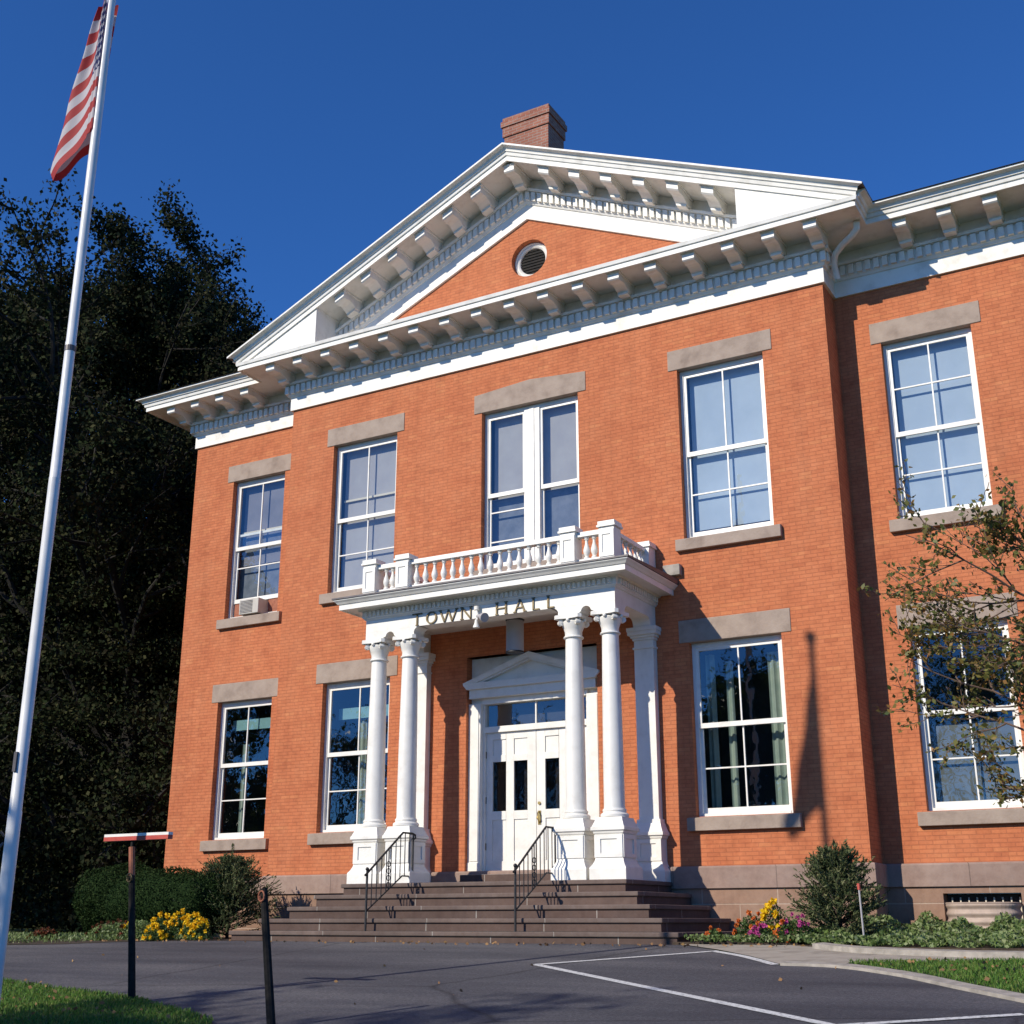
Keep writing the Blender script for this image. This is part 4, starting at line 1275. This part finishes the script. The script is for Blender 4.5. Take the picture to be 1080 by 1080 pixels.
clear_of_hall = lambda C: ~((C[:, 0] > -10.2 - .5 * np.clip(-C[:, 1], 0, 9)) & (C[:, 2] < 13.8))
skirt = lambda t: (1.0 - .18 * t) * (1 if t < .68 else max(.34, 1 - (t - .68) * 1.9))
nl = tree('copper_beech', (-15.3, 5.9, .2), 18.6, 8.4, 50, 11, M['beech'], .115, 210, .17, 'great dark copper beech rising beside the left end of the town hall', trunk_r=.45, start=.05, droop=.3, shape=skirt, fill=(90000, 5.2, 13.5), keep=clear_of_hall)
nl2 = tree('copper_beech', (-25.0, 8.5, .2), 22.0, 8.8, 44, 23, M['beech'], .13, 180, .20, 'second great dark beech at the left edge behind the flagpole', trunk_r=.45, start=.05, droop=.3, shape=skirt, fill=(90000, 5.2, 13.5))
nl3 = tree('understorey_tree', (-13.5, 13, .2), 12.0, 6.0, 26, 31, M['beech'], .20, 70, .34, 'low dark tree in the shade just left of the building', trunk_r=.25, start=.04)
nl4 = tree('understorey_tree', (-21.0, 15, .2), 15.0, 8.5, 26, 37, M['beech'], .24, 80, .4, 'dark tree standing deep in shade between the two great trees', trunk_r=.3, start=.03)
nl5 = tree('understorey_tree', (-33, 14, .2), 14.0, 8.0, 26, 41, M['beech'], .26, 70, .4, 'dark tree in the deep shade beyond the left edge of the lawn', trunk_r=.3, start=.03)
# the far wood closes the view beneath the trees
rg_ = np.random.default_rng(77)
n_w = 90000
xw_ = rg_.uniform(-110, -9, n_w); yw_ = rg_.uniform(20, 34, n_w); hw_ = 10 + 3 * np.sin(xw_ * .35) + 1.5 * np.sin(xw_ * 1.1 + 2)
zw_ = .1 + hw_ * rg_.uniform(0, 1, n_w) ** .8
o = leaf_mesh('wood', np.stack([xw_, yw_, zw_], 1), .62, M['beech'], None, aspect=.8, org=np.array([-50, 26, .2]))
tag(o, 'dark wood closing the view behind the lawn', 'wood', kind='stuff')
tree('shade_tree', (-25.0, -15.5, gz(-15.5)), 15.5, 5.6, 26, 47, M['shadeleaf'], .24, 90, .34, 'green maple left of the drive that shades the foot of the dark beeches', trunk_r=.3, start=.25)
# trees across the street that the windows mirror and that shade the lawn
tree('street_tree', (-4.5, -25.0, gz(-25)), 11.0, 4.6, 22, 51, M['shadeleaf'], .20, 60, .30, 'green street tree behind the viewer casting shade on the left lawn', trunk_r=.22, start=.28, group=None)
for i, (x, y, h, r_) in enumerate(((-14, -46, 15, 6.5), (-2, -50, 17, 7), (10, -48, 12, 6), (-25, -44, 14, 7), (-36, -42, 14, 7), (-47, -40, 15, 7), (-60, -36, 15, 8))):
    tree('street_tree', (x, y, gz(y)), h, r_, 18, 61 + i, M['shadeleaf'], .32, 24, .5, ['green tree across the street facing the porch', 'tall green tree across the street facing the right half of the front', 'green tree across the street directly behind the viewer', 'green tree across the street facing the left half of the front', 'green tree across the street facing the left wing', 'tall green tree across the street left of the left wing', 'green tree across the street, farthest to the left'][i], trunk_r=.3, start=.2, levels=2)
print('leaves', nl, nl2, nl3, nl4, nl5)

# young tree reaching in from the right
def sapling():
    bx, by = 9.32, -5.6
    t = thing('sapling', (bx, by, gz(by)), 'young tree with sparse olive and rust leaves reaching in from the right edge', 'tree')
    rg = np.random.default_rng(5)
    m = MB(); C = []; Dd = []
    base = np.array([bx, by, gz(by)])
    trunk = [base + np.array([-.05 * i * .3, .02 * i, i * .62]) for i in range(10)]
    m.tube(trunk, [.045 * (1 - .08 * i) for i in range(10)], 8)
    def br(p, d, ln, r, lev):
        n = 7; q = [p]; dd = unit(d)
        for i in range(n):
            dd = unit(dd + rg.normal(size=3) * .13 + np.array([0, 0, .03])); q.append(q[-1] + dd * ln / n)
        m.tube(q, [max(.0035, r * (1 - .8 * i / n)) for i in range(n + 1)], 5, cap=False)
        if lev < 3:
            k = 7 if lev == 1 else 5
            for i in range(k):
                f = .2 + .78 * (i + rg.uniform(0, .9)) / k; j = min(int(f * n), n - 1)
                sd = unit(np.cross(dd, rg.normal(size=3)))
                br(q[j], unit(dd * .8 + sd * .75), ln * rg.uniform(.28, .5), r * .5, lev + 1)
        nlf = {1: 9, 2: 17, 3: 14}[lev]
        for i in range(nlf):
            f = .3 + .7 * rg.uniform(); j = min(int(f * n), n - 1)
            C.append(q[j] + (q[j + 1] - q[j]) * rg.uniform() + rg.normal(size=3) * .035); Dd.append(unit(dd + rg.normal(size=3) * .8))
    specs = [(1.5, -1.75, .2, 1.4), (1.9, -2.2, .5, 2.0), (2.2, -2.0, .25, 2.2), (2.5, -2.1, .55, 2.1), (2.8, -1.7, .2, 1.9), (3.1, -2.1, .6, 2.2), (3.4, -1.9, .55, 2.0), (3.7, -1.1, .5, 1.3),
             (2.4, -1.0, .4, 1.5), (3.0, -.9, .6, 1.6), (2.0, 1.5, .6, 1.5), (3.2, 1.2, .5, 1.3), (2.65, -1.9, .35, 1.8)]
    for z, dx, dz, ln in specs:
        br(base + np.array([-.1, .05, z - .02]), np.array([dx, rg.uniform(-.7, .9), dz * 1.05]), ln * .93, .018, 1)
    m.build('trunk', M['bark_thin'], t)
    leaf_mesh('crown', np.array(C), .062, M['sapleaf'], t, dirs=np.array(Dd), aspect=.6)
    done()
    print('sapling leaves', len(C))
sapling()

# shaggy conifer shrubs
def conifer_shrub(name, x, y, zb, hgt, rad, label, seed, power=.9, nb=210, lead=.25):
    t = thing(name, (x, y, zb), label, 'shrub')
    rg = np.random.default_rng(seed)
    C = []; Dd = []; m = MB()
    m.tube([(x, y, zb), (x, y, zb + hgt * .9)], [.03, .008], 6)
    for i in range(nb):
        f = rg.uniform(.02, .92) ** .9
        a = rg.uniform(0, 2 * math.pi)
        w = rad * (1 - f) ** power * rg.uniform(.75, 1.12) * min(1, .72 + f * 1.6)
        p0 = np.array([x, y, zb + f * hgt * .86])
        d = unit(np.array([math.cos(a), math.sin(a), .12 + 1.35 * f]))
        ln = max(w, .12)
        p1 = p0 + d * ln
        m.tube([p0, p1], [.006, .002], 3, cap=False)
        for s_ in range(5):
            q0 = p0 + d * ln * rg.uniform(.25, .9); dd = unit(d + rg.normal(size=3) * .45 + np.array([0, 0, .3])); l2 = ln * rg.uniform(.2, .45)
            k = 14; tt = rg.uniform(0, 1, k)
            for u in tt:
                C.append(q0 + dd * l2 * u); Dd.append(unit(dd + rg.normal(size=3) * .7))
        for u in np.linspace(.3, 1.02, 26):
            C.append(p0 + d * ln * u); Dd.append(unit(d + rg.normal(size=3) * .6))
    for k in range(int(120)):
        C.append(np.array([x, y, zb + hgt * (.8 + lead * rg.uniform())]) + rg.normal(size=3) * .015); Dd.append(unit(np.array([0, 0, 1]) + rg.normal(size=3) * .5))
    m.build('stem', M['bark'], t)
    leaf_mesh('foliage', np.array(C), .062, M['yew'], t, dirs=np.array(Dd), jitter=.1, aspect=.24)
    done()
conifer_shrub('conifer_shrub', 5.50, -2.05, .24, 1.15, .70, 'bushy grey-green conifer shrub at the right corner of the projecting front', 3, power=.42, nb=230)
conifer_shrub('conifer_shrub', -5.15, -1.25, .2, 1.48, 1.15, 'pointed green conifer shrub left of the steps below the ground floor window', 4, power=.72, nb=300)

# clipped hedges
def hedge(x0, x1, y0, y1, zt, label, seed):
    cx, cy = (x0 + x1) / 2, (y0 + y1) / 2
    t = thing('clipped_hedge', (cx, cy, .2), label, 'hedge', 'clipped dark hedges left of the front')
    rg = np.random.default_rng(seed)
    hx, hy, hz = (x1 - x0) / 2, (y1 - y0) / 2, (zt - .2) / 2
    def surf(n, k=1.0):
        p = rg.normal(size=(n, 3)); p /= np.abs(p).max(axis=1)[:, None]
        q = p / np.linalg.norm(p, axis=1)[:, None]
        s_ = .28 * p + .72 * q * 1.2
        s_ = s_ * (1 + .04 * np.sin(p[:, [1]] * 6 + seed) + .03 * np.sin(p[:, [0]] * 9))
        low = np.clip((-s_[:, [2]]), 0, 1) * .25
        s_[:, :2] *= (1 - low)
        return s_ * k * np.array([hx, hy, hz]) + np.array([cx, cy, .2 + hz])
    m = MB(); m.sphere((0, 0, 0), 1, 20, 12)
    pts = np.array(m.v); mx_ = np.abs(pts).max(axis=1)[:, None]; pb = pts / mx_
    s2 = (.28 * pb + .72 * pts * 1.2); low = np.clip(-s2[:, [2]], 0, 1) * .25; s2[:, :2] *= (1 - low)
    m.v = [tuple(v) for v in s2 * .94 * np.array([hx, hy, hz]) + np.array([cx, cy, .2 + hz])]
    m.build('inner_twigs', M['box'], t, smooth=True)
    C = surf(26000) + rg.normal(size=(26000, 3)) * .018
    leaf_mesh('foliage', C, .034, M['box'], t, aspect=.7)
    done()
hedge(-8.85, -7.70, -1.4, .2, 1.40, 'farther clipped dark hedge, the left one of the two', 1)
hedge(-7.45, -5.05, -2.2, -1.0, 1.24, 'nearer clipped dark hedge behind the yellow flowers', 2)

# flowers
def flower_plant(x, y, zb, r, h, petal, label, cat, group, seed, nf=40, fs=.05, low=None, foliage='stemgreen'):
    t = thing('flowering_plant', (x, y, zb), label, cat, group)
    rg = np.random.default_rng(seed)
    n = int(1500 * (r / .25) ** 2)
    p = rg.normal(size=(n, 3)); p /= np.linalg.norm(p, axis=1)[:, None]; p *= rg.uniform(.3, 1, (n, 1)) ** .5
    C = np.array([x, y, zb]) + np.stack([p[:, 0] * r, p[:, 1] * r, np.abs(p[:, 2]) * h * .9], axis=1)
    leaf_mesh('foliage', C, .04, M[foliage], t, aspect=.55)
    Cs, Ds = [], []
    for i in range(nf):
        q = rg.normal(size=3); q[2] = abs(q[2]) + .15; q[1] = -abs(q[1]) * .8 + q[1] * .2; q = unit(q)
        c = np.array([x + q[0] * r, y + q[1] * r, zb + q[2] * h])
        k = 22
        d = rg.normal(size=(k, 3)); d /= np.linalg.norm(d, axis=1)[:, None]
        Cs.append(c + d * fs * .35); Ds.append(d)
    leaf_mesh('blossoms', np.concatenate(Cs), fs * .75, M[petal], t, dirs=np.concatenate(Ds), jitter=.3, aspect=.7)
    done()
ylabels = [((-5.30, -2.6, .24, .42), 'yellow chrysanthemum at the left end of the yellow clump'), ((-4.93, -2.55, .24, .46), 'yellow chrysanthemum in the middle of the left clump'),
           ((-4.60, -2.62, .22, .40), 'yellow chrysanthemum nearest the pointed conifer shrub'), ((-5.05, -2.95, .22, .26), 'low yellow chrysanthemum at the front of the left clump'), ((-4.35, -2.75, .18, .34), 'small yellow chrysanthemum closest to the steps on the left')]
for i, ((x, y, r_, h_), lb) in enumerate(ylabels):
    flower_plant(x, y, .2, r_, h_, 'yellow', lb, 'flowers', 'yellow flowers in the left bed', 70 + i, nf=24, fs=.058)
flower_plant(-6.2, -2.7, .2, .50, .30, 'redleaf', 'low green plant with red leaf tips behind the leaning post', 'plant', None, 81, nf=30, fs=.05, foliage='cover')
flower_plant(-5.75, -2.65, .2, .32, .34, 'yellow', 'pale green leafy plant left of the yellow flowers', 'plant', None, 82, nf=5, fs=.05, foliage='cover')
flower_plant(-7.6, -2.9, .2, .30, .16, 'redleaf', 'low red-leaved plant in front of the farther hedge', 'plant', None, 83, nf=40, fs=.06)
rl = [((4.78, -2.35, .20, .50), 'yellow', 12, .085, 'tall yellow flowers left of the right conifer shrub'), ((4.45, -2.3, .24, .36), 'orange', 15, .05, 'rust orange flowers beside the dark right end of the steps'),
      ((4.72, -2.70, .20, .20), 'magenta', 10, .055, 'magenta flowers low at the front of the right bed'), ((5.10, -2.6, .22, .34), 'magenta', 16, .045, 'magenta flowers just left of the right conifer shrub'),
      ((4.10, -2.72, .14, .18), 'orange', 7, .045, 'small orange flowers touching the bottom step at the right'), ((5.0, -2.75, .12, .25), 'orange', 4, .06, 'single orange blossoms among the magenta flowers')]
for i, ((x, y, r_, h_), pt, nf, fs, lb) in enumerate(rl):
    flower_plant(x, y, .235, r_, h_, pt, lb, 'flowers', 'flowers in the right bed', 90 + i, nf=nf, fs=fs)

# stuff: groundcover, grass, fallen leaves
def scatter(n, x0, x1, y0, y1, seed, inside=None):
    rg = np.random.default_rng(seed)
    x = rg.uniform(x0, x1, n); y = rg.uniform(y0, y1, n)
    if inside is not None:
        k = np.array([inside(a, b) for a, b in zip(x, y)]); x, y = x[k], y[k]
    return x, y, rg
def in_poly(poly):
    def f(a, b):
        c = False; j = len(poly) - 1
        for i in range(len(poly)):
            xi, yi = poly[i]; xj, yj = poly[j]
            if (yi > b) != (yj > b) and a < (xj - xi) * (b - yi) / (yj - yi) + xi: c = not c
            j = i
        return c
    return f
GZ = np.vectorize(gz)
# leafy groundcover in the right-hand bed
x, y, rg = scatter(60000, 5.2, 13, -3.9, .55, 5, in_poly([(5.2, -2.95), (5.6, -3.15), (6.2, -3.58), (7.15, -3.83), (8.2, -3.9), (14, -3.93), (14, .6), (5.2, .6)]))
hh = .05 + .33 * np.clip((y + 3.6) / 3.6, 0, 1) ** .9 * (.55 + .45 * np.sin(x * 5.3 + 1) * np.sin(x * 2.1 + y * 3)) + .04 * np.sin(x * 17)
keepm = ~((np.abs(x - 6.75) < .5) & (y > .15))
z = .21 + hh * rg.uniform(.35, 1, len(x)) ** .6
o = leaf_mesh('groundcover', np.stack([x, y, z], 1)[keepm], .056, M['cover'], None, aspect=.8, org=np.array([6.5, -1.5, .26]))
tag(o, 'leafy green groundcover filling the right-hand bed', 'groundcover', kind='stuff')
x, y, rg = scatter(1500, 3.8, 5.9, -3.0, -2.5, 6)
o = leaf_mesh('groundcover', np.stack([x, y, .25 + rg.uniform(0, .07, len(x))], 1), .045, M['cover'], None, aspect=.6, org=np.array([4.8, -2.8, .24]))
tag(o, 'thin green growth along the front of the right flower bed', 'groundcover', kind='stuff')
x, y, rg = scatter(9000, -13, -3.7, -4.2, -2.3, 8, in_poly([(-13, -5), (-7.3, -3.85), (-5.7, -3.2), (-4.2, -2.9), (-4.2, -2.3), (-13, -2.3)]))
o = leaf_mesh('verge_grass', np.stack([x, y, GZ(y) + rg.uniform(.01, .10, len(x))], 1), .06, M['cover'], None, dirs=np.tile([0, 0, 1.], (len(x), 1)), jitter=.5, aspect=.3, org=np.array([-8, -3, .2]))
tag(o, 'rough grass and weeds along the far edge of the drive', 'grass', kind='stuff')
def grass(name, poly, n, seed, label, x0, x1, y0, y1, dz):
    x, y, rg = scatter(n, x0, x1, y0, y1, seed, in_poly(poly))
    h = rg.uniform(.02, .05, len(x))
    o = leaf_mesh(name, np.stack([x, y, GZ(y) + dz + h * .4], 1), .055, M['grass'], None, dirs=np.tile([0, 0, 1.], (len(x), 1)), jitter=.45, aspect=.16, org=np.array([(x0 + x1) / 2, (y0 + y1) / 2, 0]))
    tag(o, label, 'grass', kind='stuff')
grass('grass', LAWN_R, 60000, 15, 'mown green grass of the right lawn', 6.3, 11.5, -9.5, -3.8, .022)
grass('grass', [(-6, -7.9)] + LAWN_EDGE[1:9] + [(-6, -13)], 90000, 16, 'mown green grass of the left lawn around the flagpole', -5, 4.4, -13, -7.8, .03)
pts = []
x, y, rg = scatter(26, -4, 8.4, -9.5, -3.0, 17); pts.append(np.stack([x, y, GZ(y) + .016], 1))
x, y, rg = scatter(260, 6.3, 11, -8, -3.8, 18, in_poly(LAWN_R)); pts.append(np.stack([x, y, GZ(y) + .06], 1))
x, y, rg = scatter(160, -6.5, 6, -3.25, -2.92, 19); pts.append(np.stack([x, y, GZ(y) + .018], 1))
x, y, rg = scatter(120, -3, 2.6, -10.5, -8.2, 20, in_poly([(-6, -7.9)] + LAWN_EDGE[1:9] + [(-6, -13)])); pts.append(np.stack([x, y, GZ(y) + .07], 1))
P_ = np.concatenate(pts)
dirs = rng.normal(size=P_.shape); dirs[:, 2] *= .1
o = leaf_mesh('fallen_leaves', P_, .048, M['litter'], None, dirs=dirs, jitter=.1, aspect=.75, org=np.array([2., -6, 0]), flat=.85)
tag(o, 'dry brown leaves scattered over drive, lawns and verges', 'fallen leaves', kind='stuff')
